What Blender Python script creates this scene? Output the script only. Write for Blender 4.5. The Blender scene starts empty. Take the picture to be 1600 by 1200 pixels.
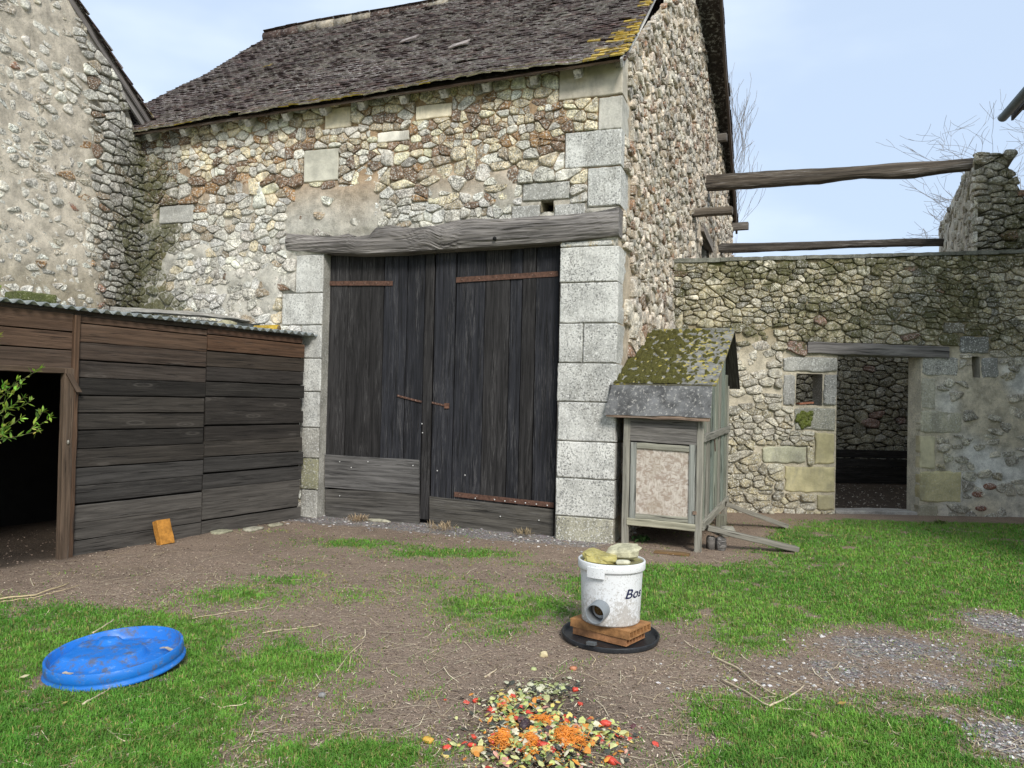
import bpy, math, random
import numpy as np
from mathutils import Vector, Matrix, noise as mnoise

rnd = random.Random(7)
rng = np.random.default_rng(7)
scn = bpy.context.scene
COL = scn.collection
PI = math.pi

# ------------------------------------------------------------------ camera
EYE = 1.5
pit, rol = math.radians(1.0), math.radians(1.3)
FW = Vector((0, math.cos(pit), math.sin(pit)))
U0 = Vector((0, -math.sin(pit), math.cos(pit)))
RT = math.cos(rol) * Vector((1, 0, 0)) + math.sin(rol) * U0
UP = -math.sin(rol) * Vector((1, 0, 0)) + math.cos(rol) * U0
cam = bpy.data.cameras.new('camera')
cam.sensor_width = 36
cam.lens = 27.0
cam.clip_start = 0.05
cam.clip_end = 2000
co = bpy.data.objects.new('camera', cam)
COL.objects.link(co)
M = Matrix((RT, UP, -FW)).transposed().to_4x4()
M.translation = (0, 0, EYE)
co.matrix_world = M
scn.camera = co

# ------------------------------------------------------------------ light
SUN_EL, SUN_AZ = math.radians(38), math.radians(163)     # azimuth clockwise from +Y: behind and right of the viewer
world = bpy.data.worlds.new('World')
scn.world = world
world.use_nodes = True
wn = world.node_tree
wn.nodes.clear()
def wnode(t, **k):
    n = wn.nodes.new(t)
    for a, b in k.items():
        setattr(n, a, b)
    return n
sky = wnode('ShaderNodeTexSky', sky_type='NISHITA', sun_disc=False, sun_elevation=SUN_EL, sun_rotation=SUN_AZ)
sky.air_density = 1.0
sky.dust_density = 2.0
tc = wnode('ShaderNodeTexCoord')
mp = wnode('ShaderNodeMapping')
mp.inputs['Scale'].default_value = (1.0, 1.0, 2.6)
mp.inputs['Location'].default_value = (0.35, 0.2, 0.1)
cn = wnode('ShaderNodeTexNoise')
cn.inputs['Scale'].default_value = 1.7
cn.inputs['Detail'].default_value = 5
cn.inputs['Roughness'].default_value = 0.5
mr = wnode('ShaderNodeMapRange', interpolation_type='SMOOTHSTEP')
mr.inputs['From Min'].default_value = 0.38
mr.inputs['From Max'].default_value = 0.62
mr.inputs['To Min'].default_value = 0.0
mr.inputs['To Max'].default_value = 1.0
cloud = wnode('ShaderNodeMix', data_type='RGBA')
cloud.inputs[6].default_value = (3.05, 3.72, 4.72, 1)      # thin blue-grey veil
cloud.inputs[7].default_value = (4.4, 4.95, 5.55, 1)       # brighter cloud
over = wnode('ShaderNodeMix', data_type='RGBA')
over.inputs[0].default_value = 0.86
bg = wnode('ShaderNodeBackground')
bg.inputs['Strength'].default_value = 0.10
wo = wnode('ShaderNodeOutputWorld')
L = wn.links.new
L(tc.outputs['Generated'], mp.inputs['Vector'])
L(mp.outputs[0], cn.inputs['Vector'])
L(cn.outputs[0], mr.inputs['Value'])
L(mr.outputs[0], cloud.inputs[0])
L(sky.outputs[0], over.inputs[6])
L(cloud.outputs[2], over.inputs[7])
L(over.outputs[2], bg.inputs['Color'])
L(bg.outputs[0], wo.inputs['Surface'])
sl = bpy.data.lights.new('sun', 'SUN')
sl.energy = 1.5
sl.angle = math.radians(16)
sl.color = (1.0, 0.965, 0.90)
so = bpy.data.objects.new('sun', sl)
COL.objects.link(so)
sd = Vector((math.sin(SUN_AZ) * math.cos(SUN_EL), math.cos(SUN_AZ) * math.cos(SUN_EL), math.sin(SUN_EL)))
so.rotation_euler = sd.to_track_quat('Z', 'Y').to_euler()
so.location = sd * 40
scn.view_settings.view_transform = 'Standard'
scn.view_settings.look = 'None'
scn.view_settings.exposure = 1.12
scn.view_settings.gamma = 1.0

# ------------------------------------------------------------------ survey helpers (site measurements)
def ray(x, y):
    return FW + RT * ((x - 800) / 1200) - UP * ((y - 600) / 1200)
def gnd(x, y, z=0.0):
    d = ray(x, y)
    return Vector((0, 0, EYE)) + d * ((z - EYE) / d.z)
class Plane:
    """vertical wall plane: u along it, v up, w out of it towards the yard"""
    def __init__(s, a, ang):
        s.o = Vector((a[0], a[1], 0))
        s.d = Vector((math.cos(ang), math.sin(ang), 0))
        s.n = Vector((s.d.y, -s.d.x, 0))
    def __call__(s, u, v, w=0.0):
        return s.o + s.d * u + s.n * w + Vector((0, 0, v))
    def uv(s, x, y):
        r = ray(x, y)
        e = Vector((0, 0, EYE))
        t = (s.o - e).dot(s.n) / r.dot(s.n)
        p = e + r * t
        q = p - s.o
        return q.dot(s.d), p.z
    def rect(s, x0, y0, x1, y1):
        a = s.uv(x0, (y0 + y1) / 2); b = s.uv(x1, (y0 + y1) / 2)
        c = s.uv((x0 + x1) / 2, y0); d = s.uv((x0 + x1) / 2, y1)
        return (min(a[0], b[0]), min(c[1], d[1]), max(a[0], b[0]), max(c[1], d[1]))
R = math.radians
BARN = Plane((-2.3598, 9.3058), R(-19.48))
CORN = BARN(3.65, 0)
GABLE = Plane((CORN.x, CORN.y), R(-19.48 + 85.6))
GABLE.n = Vector((GABLE.d.y, -GABLE.d.x, 0))
YARD = Plane((3.0169, 10.538), R(2.1))
HOUSE_C = BARN(-2.78, 0)
HOUSE = Plane((HOUSE_C.x, HOUSE_C.y), R(-19.48 - 90))   # u towards the viewer
HOUSE.n = Vector((-HOUSE.d.y, HOUSE.d.x, 0))

# ------------------------------------------------------------------ scene graph helpers
def tag(o, label=None, cat=None, group=None, kind=None):
    if label: o['label'] = label
    if cat: o['category'] = cat
    if group: o['group'] = group
    if kind: o['kind'] = kind
    return o
def thing(name, label, cat, loc=(0, 0, 0), group=None):
    o = bpy.data.objects.new(name, None)
    o.empty_display_size = 0.2
    COL.objects.link(o)
    o.location = loc
    return tag(o, label, cat, group)
def origin_of(o):
    p = Vector((0, 0, 0))
    while o is not None:
        p += Vector(o.location)
        o = o.parent
    return p
class MB:
    def __init__(s):
        s.v = []; s.f = []; s.c = []; s.g = []; s.mi = []; s.sm = []
    def add(s, verts, faces, col=(0.5, 0.5, 0.5, 0), gc=None, mi=0, smooth=False):
        b = len(s.v)
        s.v.extend(tuple(p) for p in verts)
        n = len(verts)
        if isinstance(col, list): s.c.extend(col)
        else:
            if len(col) == 3: col = tuple(col) + (0,)
            s.c.extend([col] * n)
        s.g.extend(gc if gc is not None else [tuple(p) for p in verts])
        for f in faces:
            s.f.append(tuple(i + b for i in f)); s.mi.append(mi); s.sm.append(smooth)
    def build(s, name, mats, parent=None, loc=None):
        if not isinstance(mats, (list, tuple)): mats = [mats]
        off = origin_of(parent) if parent is not None else Vector(loc or (0, 0, 0))
        me = bpy.data.meshes.new(name)
        va = np.array(s.v, dtype=np.float64) - np.array(off)
        me.from_pydata(va.tolist(), [], s.f)
        for m in mats: me.materials.append(m)
        me.polygons.foreach_set('material_index', s.mi)
        me.polygons.foreach_set('use_smooth', s.sm)
        a = me.attributes.new('col', 'FLOAT_COLOR', 'POINT')
        a.data.foreach_set('color', np.array(s.c, dtype=np.float32).ravel())
        a = me.attributes.new('gc', 'FLOAT_VECTOR', 'POINT')
        a.data.foreach_set('vector', np.array(s.g, dtype=np.float32).ravel())
        me.update()
        o = bpy.data.objects.new(name, me)
        COL.objects.link(o)
        if parent is not None: o.parent = parent
        else: o.location = off
        return o
    # ---- shapes
    def plank(s, p0, p1, wv, tv, col=(0.2, 0.2, 0.2), seg=1, jit=0.0, mi=0, cham=0.0):
        """bar from p0 to p1, cross-section +-wv/2, +-tv/2, grain along its length"""
        p0 = Vector(p0); p1 = Vector(p1); wv = Vector(wv) / 2; tv = Vector(tv) / 2
        ln = (p1 - p0).length; W = wv.length; T = tv.length
        r0 = Vector((rnd.uniform(0, 90), rnd.uniform(0, 90), rnd.uniform(0, 90)))
        V = []; G = []; F = []
        k = min(cham, W * .45, T * .45)
        if k > 0:
            prof = [(-1, -1 + k / T), (-1 + k / W, -1), (1 - k / W, -1), (1, -1 + k / T), (1, 1 - k / T), (1 - k / W, 1), (-1 + k / W, 1), (-1, 1 - k / T)]
        else:
            prof = [(-1, -1), (1, -1), (1, 1), (-1, 1)]
        m = len(prof)
        for i in range(seg + 1):
            t = i / seg
            c = p0.lerp(p1, t)
            ja = Vector((0, 0, 0))
            if jit: ja = wv.normalized() * rnd.uniform(-jit, jit) + tv.normalized() * rnd.uniform(-jit, jit)
            for a, b in prof:
                jb = wv.normalized() * rnd.uniform(-jit, jit) * .5 if jit else Vector((0, 0, 0))
                V.append(c + wv * a + tv * b + ja + jb)
                G.append(tuple(r0 + Vector((t * ln, a * W, b * T))))
        for i in range(seg):
            for j in range(m):
                a = i * m + j; b = i * m + (j + 1) % m
                F.append((a, b, b + m, a + m))
        F.append(tuple(range(m - 1, -1, -1)))
        F.append(tuple(seg * m + j for j in range(m)))
        s.add(V, F, col, G, mi)
    def tube(s, pts, rad, n=8, col=(0.2, 0.2, 0.2), mi=0, smooth=True, cap=True):
        V = []; F = []; G = []
        pts = [Vector(p) for p in pts]
        if not isinstance(rad, (list, tuple)): rad = [rad] * len(pts)
        up = None; ln = 0
        r0 = rnd.uniform(0, 50)
        for i, p in enumerate(pts):
            d = (pts[min(i + 1, len(pts) - 1)] - pts[max(i - 1, 0)])
            if d.length < 1e-9: d = Vector((0, 0, 1))
            d.normalize()
            if up is None:
                up = Vector((0, 0, 1)) if abs(d.z) < .9 else Vector((1, 0, 0))
            x = d.cross(up)
            if x.length < 1e-6: x = d.cross(Vector((1, 0, 0)))
            x.normalize(); y = x.cross(d).normalized(); up = y
            if i: ln += (p - pts[i - 1]).length
            for j in range(n):
                a = 2 * PI * j / n
                V.append(p + (x * math.cos(a) + y * math.sin(a)) * rad[i])
                G.append((r0 + ln, math.cos(a) * rad[i], math.sin(a) * rad[i]))
        for i in range(len(pts) - 1):
            for j in range(n):
                a = i * n + j; b = i * n + (j + 1) % n
                F.append((a, b, b + n, a + n))
        if cap:
            F.append(tuple(range(n - 1, -1, -1)))
            F.append(tuple((len(pts) - 1) * n + j for j in range(n)))
        s.add(V, F, col, G, mi, smooth)
    def lathe(s, c, prof, n=40, col=(0.5, 0.5, 0.5), mi=0, tilt=None, smooth=True):
        c = Vector(c); V = []; F = []
        q = tilt or Matrix.Identity(3)
        for r, z in prof:
            for j in range(n):
                a = 2 * PI * j / n
                V.append(c + q @ Vector((r * math.cos(a), r * math.sin(a), z)))
        for i in range(len(prof) - 1):
            for j in range(n):
                a = i * n + j; b = i * n + (j + 1) % n
                F.append((a, b, b + n, a + n))
        s.add(V, F, col, None, mi, smooth)
    def rock(s, c, size, rot=0.0, col=(0.4, 0.4, 0.4), seed=0, mi=0, n=12, flat=.3, smooth=True, tilt=(0, 0)):
        V = []; F = []
        c = Vector(c)
        q = Matrix.Rotation(rot, 3, 'Z') @ Matrix.Rotation(tilt[0], 3, 'X') @ Matrix.Rotation(tilt[1], 3, 'Y')
        m = max(4, n // 2)
        for i in range(m + 1):
            th = PI * i / m
            for j in range(n):
                ph = 2 * PI * j / n
                d = Vector((math.sin(th) * math.cos(ph), math.sin(th) * math.sin(ph), math.cos(th)))
                e = Vector([math.copysign(abs(k) ** .7, k) for k in d])
                k = 1 + .33 * mnoise.noise(d * 1.4 + Vector((seed * 7.1, seed * 3.3, 0))) + .16 * mnoise.noise(d * 3.7 + Vector((seed * 2.1, 5, seed)))
                V.append(c + q @ Vector((e.x * size[0] * k, e.y * size[1] * k, e.z * size[2] * k)))
        for i in range(m):
            for j in range(n):
                a = i * n + j; b = i * n + (j + 1) % n
                F.append((a, a + n, b + n, b))
        s.add(V, F, col, None, mi, smooth)

# ------------------------------------------------------------------ materials
class NT:
    def __init__(s, name, rough=0.9):
        s.m = bpy.data.materials.new(name)
        s.m.use_nodes = True
        s.t = s.m.node_tree
        s.b = s.t.nodes['Principled BSDF']
        s.b.inputs['Roughness'].default_value = rough
        s.b.inputs['Specular IOR Level'].default_value = 0.25
        s.pos = s.nd('ShaderNodeNewGeometry').outputs['Position']
    def nd(s, t, **k):
        n = s.t.nodes.new(t)
        for a, b in k.items(): setattr(n, a, b)
        return n
    def put(s, sock, v):
        if isinstance(v, bpy.types.NodeSocket): s.t.links.new(v, sock)
        elif isinstance(v, (tuple, list)) and len(v) == 3 and sock.type == 'RGBA': sock.default_value = tuple(v) + (1,)
        else: sock.default_value = v
    def attr(s, name='col'):
        n = s.nd('ShaderNodeAttribute', attribute_name=name)
        return n
    def noise(s, vec, scale, detail=4, rough=0.6, dist=0.0):
        n = s.nd('ShaderNodeTexNoise')
        s.put(n.inputs['Vector'], vec)
        n.inputs['Scale'].default_value = scale
        n.inputs['Detail'].default_value = detail
        n.inputs['Roughness'].default_value = rough
        n.inputs['Distortion'].default_value = dist
        return n.outputs[0]
    def vor(s, vec, scale, feature='F1', rand=1.0):
        n = s.nd('ShaderNodeTexVoronoi', feature=feature)
        s.put(n.inputs['Vector'], vec)
        n.inputs['Scale'].default_value = scale
        n.inputs['Randomness'].default_value = rand
        return n
    def scale(s, vec, sc, loc=(0, 0, 0)):
        n = s.nd('ShaderNodeMapping')
        s.put(n.inputs['Vector'], vec)
        n.inputs['Scale'].default_value = sc
        n.inputs['Location'].default_value = loc
        return n.outputs[0]
    def thr(s, v, lo, hi, a=0.0, b=1.0):
        n = s.nd('ShaderNodeMapRange', interpolation_type='SMOOTHSTEP')
        s.put(n.inputs['Value'], v)
        n.inputs['From Min'].default_value = lo
        n.inputs['From Max'].default_value = hi
        n.inputs['To Min'].default_value = a
        n.inputs['To Max'].default_value = b
        return n.outputs[0]
    def math(s, op, a, b=0.0):
        n = s.nd('ShaderNodeMath', operation=op)
        s.put(n.inputs[0], a); s.put(n.inputs[1], b)
        return n.outputs[0]
    def mix(s, f, a, b, blend='MIX'):
        n = s.nd('ShaderNodeMix', data_type='RGBA', blend_type=blend)
        s.put(n.inputs[0], f); s.put(n.inputs[6], a); s.put(n.inputs[7], b)
        return n.outputs[2]
    def gain(s, c, f):          # colour times a scalar socket
        n = s.nd('ShaderNodeVectorMath', operation='SCALE')
        s.put(n.inputs[0], c); s.put(n.inputs['Scale'], f)
        return n.outputs[0]
    def bump(s, h, strength=0.5, dist=0.01):
        n = s.nd('ShaderNodeBump')
        n.inputs['Strength'].default_value = strength
        n.inputs['Distance'].default_value = dist
        s.put(n.inputs['Height'], h)
        s.t.links.new(n.outputs[0], s.b.inputs['Normal'])
    def base(s, c):
        s.put(s.b.inputs['Base Color'], c)
        return s.m

def m_stone():
    t = NT('rubble_stone', .95)
    a = t.attr()
    n1 = t.noise(t.pos, 11, 5, .65)
    c = t.gain(a.outputs['Color'], t.thr(n1, .3, .7, .55, 1.4))
    zone = t.thr(t.noise(t.pos, 1.7, 4, .6), .36, .60, .30, 1)
    c = t.mix(t.math('MULTIPLY', t.thr(t.noise(t.pos, 58, 4, .75), .47, .56, 0, .78), zone), c, (.12, .113, .10))
    c = t.mix(t.math('MULTIPLY', t.thr(t.noise(t.pos, 17, 5, .75), .52, .62, 0, .45), zone), c, (.16, .15, .13))
    c = t.mix(t.thr(t.noise(t.pos, 46, 5, .8), .52, .60, 0, .75), c, (.84, .82, .75))
    mo = t.math('ADD', a.outputs['Alpha'], t.math('ADD', t.math('MULTIPLY', t.math('SUBTRACT', t.noise(t.pos, 3.4, 5, .75), .5), 1.5), t.math('MULTIPLY', t.math('SUBTRACT', t.noise(t.pos, 24, 5, .8), .5), 1.7)))
    mc = t.mix(t.noise(t.pos, 30, 4, .7), (.030, .032, .012), (.135, .13, .035))
    c = t.mix(t.thr(mo, .42, .78, 0, .80), c, mc)
    h = t.math('ADD', t.noise(t.pos, 70, 5, .7), t.math('MULTIPLY', t.noise(t.pos, 18, 4), 1.6))
    t.bump(h, .85, .014)
    return t.base(c)
def m_mortar():
    t = NT('lime_mortar', .97)
    a = t.attr()
    c = t.gain(a.outputs['Color'], t.thr(t.noise(t.pos, 7, 6, .7), .25, .75, .6, 1.3))
    c = t.mix(t.thr(t.noise(t.pos, 85, 3, .7), .56, .66, 0, .5), c, (.08, .075, .065))
    c = t.mix(t.thr(t.noise(t.pos, 60, 3, .7), .6, .68, 0, .45), c, (.58, .57, .52))
    mo = t.math('ADD', a.outputs['Alpha'], t.math('MULTIPLY', t.math('SUBTRACT', t.noise(t.pos, 5, 6, .7), .5), 1.5))
    mc = t.mix(t.noise(t.pos, 40, 3), (.022, .026, .008), (.10, .115, .025))
    c = t.mix(t.thr(mo, .42, .72, 0, .85), c, mc)
    t.bump(t.math('ADD', t.noise(t.pos, 90, 4, .75), t.noise(t.pos, 22, 4)), .8, .012)
    return t.base(c)
def m_ashlar():
    t = NT('lichened_ashlar', .93)
    a = t.attr()
    c = t.gain(a.outputs['Color'], t.thr(t.noise(t.pos, 4, 5, .6), .3, .7, .72, 1.18))
    k = t.thr(t.noise(t.pos, 2.2, 4), .35, .6, .45, 1)
    sp = t.math('MULTIPLY', t.thr(t.noise(t.pos, 52, 4, .72), .515, .58, 0, .9), k)
    # alpha < 0 switches the lichen speckle off (freshly sheltered faces), alpha > 0 adds yellow lichen
    on = t.thr(a.outputs['Alpha'], -.6, 0, 0, 1)
    c = t.mix(t.math('MULTIPLY', sp, on), c, (.13, .13, .125))
    c = t.mix(t.thr(t.noise(t.scale(t.pos, (1, 1, .35)), 3.1, 6, .75), .50, .66, 0, .45), c, (.20, .19, .165))
    sp2 = t.thr(t.noise(t.pos, 48, 3, .7), .55, .64, 0, .8)
    c = t.mix(t.math('MULTIPLY', sp2, on), c, (.80, .79, .75))
    ye = t.math('ADD', a.outputs['Alpha'], t.math('MULTIPLY', t.math('SUBTRACT', t.noise(t.pos, 9, 5, .7), .5), 1.6))
    c = t.mix(t.thr(ye, .55, .75, 0, .9), c, t.mix(t.noise(t.pos, 60, 2), (.50, .28, .02), (.62, .42, .08)))
    t.bump(t.math('ADD', t.noise(t.pos, 110, 4, .7), t.noise(t.pos, 30, 3)), .55, .008)
    return t.base(c)
def m_wood(name, hi=1.5, lo=.45, light=(.30, .29, .27), lamt=.5, rough=.85, bmp=.7, sc=1.0, knots=False):
    t = NT(name, rough)
    a = t.attr(); g = t.attr('gc').outputs['Vector']
    gw = t.scale(g, (1, 1, 1))
    s1 = t.noise(t.scale(g, (1.6 * sc, 34 * sc, 34 * sc)), 1.0, 5, .65, .6)
    s2 = t.noise(t.scale(g, (5 * sc, 150 * sc, 150 * sc)), 1.0, 4, .7)
    s3 = t.noise(t.scale(g, (.9, 7, 7), (3, 8, 1)), 1.0, 4, .6)
    c = t.gain(a.outputs['Color'], t.thr(s1, .25, .75, lo, hi))
    lt = t.math('MULTIPLY', t.thr(s2, .48, .7, 0, 1), t.thr(s3, .42, .66, .06, 1))
    c = t.mix(t.math('MULTIPLY', lt, lamt), c, light)
    if knots:
        kv = t.vor(t.scale(t.scale(g, (1, 1, 1)), (1.5, 7, 3)), 1.0)
        kd = kv.outputs['Distance']
        ring = t.math('SINE', t.math('MULTIPLY', kd, 55.0))
        kk = t.math('MULTIPLY', t.thr(kd, .10, .30, 1, 0), t.thr(ring, -.4, .9, .2, .8))
        c = t.mix(t.math('MULTIPLY', kk, .30), c, light)
    dk = t.thr(t.noise(t.scale(g, (2.2 * sc, 62 * sc, 62 * sc), (7, 1, 3)), 1.0, 3, .6), .60, .70, 0, .8)
    c = t.mix(dk, c, (.012, .011, .010))
    t.bump(t.math('ADD', s1, t.math('ADD', s2, t.math('MULTIPLY', dk, -1.2))), bmp, .006)
    return t.base(c)
def m_plain(name, rough=.6, var=.35, sc=12, speck=0, speckc=(.1, .1, .1), bmp=.2, metal=0, spec=.3):
    t = NT(name, rough)
    a = t.attr()
    c = t.gain(a.outputs['Color'], t.thr(t.noise(t.pos, sc, 5, .65), .25, .75, 1 - var, 1 + var))
    if speck: c = t.mix(t.thr(t.noise(t.pos, sc * 5, 4, .7), .54, .68, 0, speck), c, speckc)
    t.b.inputs['Metallic'].default_value = metal
    t.b.inputs['Specular IOR Level'].default_value = spec
    t.bump(t.noise(t.pos, sc * 6, 4, .7), bmp, .004)
    return t.base(c)
def m_tile():
    t = NT('clay_tile', .9)
    a = t.attr()
    c = t.gain(a.outputs['Color'], t.thr(t.noise(t.pos, 14, 4, .6), .25, .75, .55, 1.5))
    pa = t.thr(t.noise(t.pos, 1.3, 5, .7), .40, .60, .12, 1)
    li = t.math('MULTIPLY', t.thr(t.noise(t.scale(t.pos, (1, 1, 1.8)), 19, 5, .75), .52, .60, 0, .70), pa)
    c = t.mix(li, c, (.50, .475, .44))
    t.bump(t.noise(t.pos, 45, 4, .7), .6, .008)
    return t.base(c)
def m_ground():
    t = NT('yard_soil', .97)
    a = t.attr()       # r = grass, g = gravel, b = soil darkening
    sp = t.nd('ShaderNodeSeparateColor')
    t.put(sp.inputs[0], a.outputs['Color'])
    g, gr, drk = sp.outputs[0], sp.outputs[1], sp.outputs[2]
    n1 = t.noise(t.pos, 3.0, 6, .65)
    soil = t.mix(n1, (.185, .132, .096), (.385, .29, .215))
    soil = t.mix(t.thr(t.noise(t.pos, 130, 3, .75), .52, .62, 0, .8), soil, (.46, .36, .27))
    soil = t.mix(t.thr(t.noise(t.pos, 80, 4, .75), .54, .62, 0, .75), soil, (.055, .038, .03))
    v = t.vor(t.pos, 75)
    gravel = t.gain(t.mix(.25, (.42, .39, .37), v.outputs['Color'], 'MULTIPLY'), t.thr(t.noise(t.pos, 30, 3), .3, .7, .55, 1.2))
    gravel = t.mix(t.thr(v.outputs['Distance'], .45, .75, 0, .8), gravel, (.09, .07, .06))
    c = t.mix(t.thr(t.math('ADD', gr, t.math('MULTIPLY', t.math('SUBTRACT', t.noise(t.pos, 7, 4), .5), .9)), .4, .65), soil, gravel)
    grass = t.mix(t.noise(t.pos, 18, 5, .7), (.07, .15, .022), (.15, .25, .045))
    gm = t.thr(t.math('ADD', g, t.math('MULTIPLY', t.math('SUBTRACT', t.noise(t.pos, 24, 5, .7), .5), .7)), .4, .75)
    c = t.mix(t.math('MULTIPLY', gm, .72), c, grass)
    c = t.gain(c, t.thr(drk, 0, 1, 1, .24))
    t.bump(t.math('ADD', t.noise(t.pos, 60, 5, .75), t.math('MULTIPLY', t.noise(t.pos, 14, 4), 1.5)), .9, .02)
    return t.base(c)
def m_leaf(name, trans=.25, rough=.6):
    t = NT(name, rough)
    a = t.attr()
    c = t.gain(a.outputs['Color'], t.thr(t.noise(t.pos, 8, 3), .3, .7, .75, 1.3))
    t.b.inputs['Specular IOR Level'].default_value = .3
    tr = t.nd('ShaderNodeBsdfTranslucent')
    t.put(tr.inputs['Color'], c)
    mx = t.nd('ShaderNodeMixShader')
    mx.inputs[0].default_value = trans
    out = t.t.nodes['Material Output']
    t.t.links.new(t.b.outputs[0], mx.inputs[1])
    t.t.links.new(tr.outputs[0], mx.inputs[2])
    t.t.links.new(mx.outputs[0], out.inputs['Surface'])
    return t.base(c)
def m_mossroof():
    t = NT('mossy_sheet', .97)
    a = t.attr()     # alpha = moss amount (matches the raised clumps), colour = sheet below
    lich = t.thr(t.noise(t.pos, 26, 5, .7), .56, .66, 0, .85)
    sheet = t.mix(lich, t.gain(a.outputs['Color'], t.thr(t.noise(t.pos, 9, 4), .3, .7, .6, 1.2)), (.50, .49, .42))
    sheet = t.mix(t.thr(t.noise(t.pos, 13, 4, .7), .53, .60, 0, .85), sheet, (.52, .42, .06))
    moss = t.mix(t.noise(t.pos, 9, 4, .7), (.040, .038, .012), (.135, .125, .030))
    moss = t.gain(moss, t.thr(t.noise(t.pos, 90, 3, .7), .3, .7, .45, 1.5))
    f = t.thr(t.math('ADD', a.outputs['Alpha'], t.math('MULTIPLY', t.math('SUBTRACT', t.noise(t.pos, 34, 4, .7), .5), .8)), .42, .58)
    c = t.mix(f, sheet, moss)
    t.bump(t.noise(t.pos, 120, 4, .8), .9, .015)
    return t.base(c)
def m_bucket():
    t = NT('dirty_white_plastic', .5)
    a = t.attr()     # alpha = dirt
    n = t.noise(t.pos, 48, 5, .85)
    d = t.math('ADD', t.math('MULTIPLY', a.outputs['Alpha'], .40), t.math('SUBTRACT', n, .68))
    c = t.mix(t.thr(d, -.02, .16, 0, .62), a.outputs['Color'], t.mix(t.noise(t.pos, 14, 3), (.20, .165, .125), (.36, .31, .25)))
    c = t.mix(t.thr(t.noise(t.pos, 95, 3, .7), .58, .66, 0, .55), c, (.16, .14, .12))
    t.b.inputs['Specular IOR Level'].default_value = .4
    t.bump(n, .15, .003)
    return t.base(c)
def m_blue():
    t = NT('blue_plastic', .42)
    a = t.attr()
    al = t.math('MULTIPLY', a.outputs['Alpha'], .045)
    d = t.thr(t.math('ADD', t.noise(t.pos, 11, 6, .8), al), .53, .66, 0, .8)
    c = t.mix(d, a.outputs['Color'], (.11, .105, .09))
    c = t.mix(t.thr(t.noise(t.scale(t.pos, (1, 1, 2.5)), 16, 6, .8), .55, .66, 0, .40), c, (.22, .36, .56))
    t.b.inputs['Specular IOR Level'].default_value = .4
    t.put(t.b.inputs['Roughness'], t.thr(t.noise(t.pos, 20, 4), .3, .7, .3, .65))
    return t.base(c)
def m_osb():
    t = NT('weathered_chipboard', .9)
    g = t.attr('gc').outputs['Vector']
    v = t.vor(t.scale(g, (20, 48, 30)), 1.0)
    v2 = t.vor(t.scale(g, (55, 22, 30), (4, 2, 8)), 1.0)
    a = t.mix(t.thr(v.outputs['Distance'], .1, .7), (.42, .36, .30), (.60, .54, .47))
    b = t.mix(t.thr(v2.outputs['Distance'], .1, .7), (.56, .50, .44), (.36, .29, .235))
    c = t.mix(t.thr(t.noise(t.scale(g, (14, 14, 14)), 1, 3, .6, 1.0), .45, .55), a, b)
    c = t.mix(t.thr(t.noise(t.scale(g, (4, 4, 4)), 1, 5, .7), .45, .7, 0, .55), c, (.34, .275, .205))
    t.bump(v.outputs['Distance'], .3, .004)
    return t.base(c)
STONE, MORTAR, ASHLAR, TILE = m_stone(), m_mortar(), m_ashlar(), m_tile()
OLDWOOD = m_wood('silvered_oak', 1.5, .35, (.50, .47, .44), .7, bmp=1.0, sc=.62)
DOORWOOD = m_wood('blackened_boards', 1.7, .35, (.24, .23, .225), .48)
SHEDWOOD = m_wood('larch_boards', 1.4, .5, (.19, .17, .15), .26, knots=True)
GREYWOOD = m_wood('grey_softwood', 1.3, .6, (.40, .38, .34), .5)
BARK = m_plain('bark', .9, .4, 20, bmp=.5)
IRON = m_plain('rusty_iron', .8, .45, 30, .5, (.05, .03, .025), .4)
GALV = m_plain('galvanised_sheet', .45, .2, 9, .25, (.25, .26, .26), .1, .35)
FELT = m_plain('weathered_felt', .85, .6, 7, .75, (.50, .48, .44), .5)
BRICKM = m_plain('orange_brick', .9, .35, 16, .45, (.16, .08, .03), .4)
BLACKP = m_plain('black_plastic', .45, .3, 14, .3, (.10, .10, .10), .1)
GREYP = m_plain('grey_pipe', .45, .12, 10, .15, (.2, .19, .17), .05)
RENDERM = m_plain('white_render', .9, .12, 3)
INK = m_plain('navy_ink', .6, .1, 20)
SCRAP = m_plain('vegetable_scrap', .45, .3, 40, .25, (.75, .65, .45), .2, spec=.5)
ROCKM = m_plain('lichened_rock', .95, .4, 18, .55, (.55, .52, .35), .6)
EARTHM = m_ground()
LEAFM = m_leaf('leaf', .3)
GRASSM = m_leaf('grass_blade', .25)
STRAWM = m_plain('straw', .85, .3, 20)
MOSSR = m_mossroof()
BUCKM, BLUEM, OSB = m_bucket(), m_blue(), m_osb()
DARKM = m_plain('dark_inside', .95, .3, 5)

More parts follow.
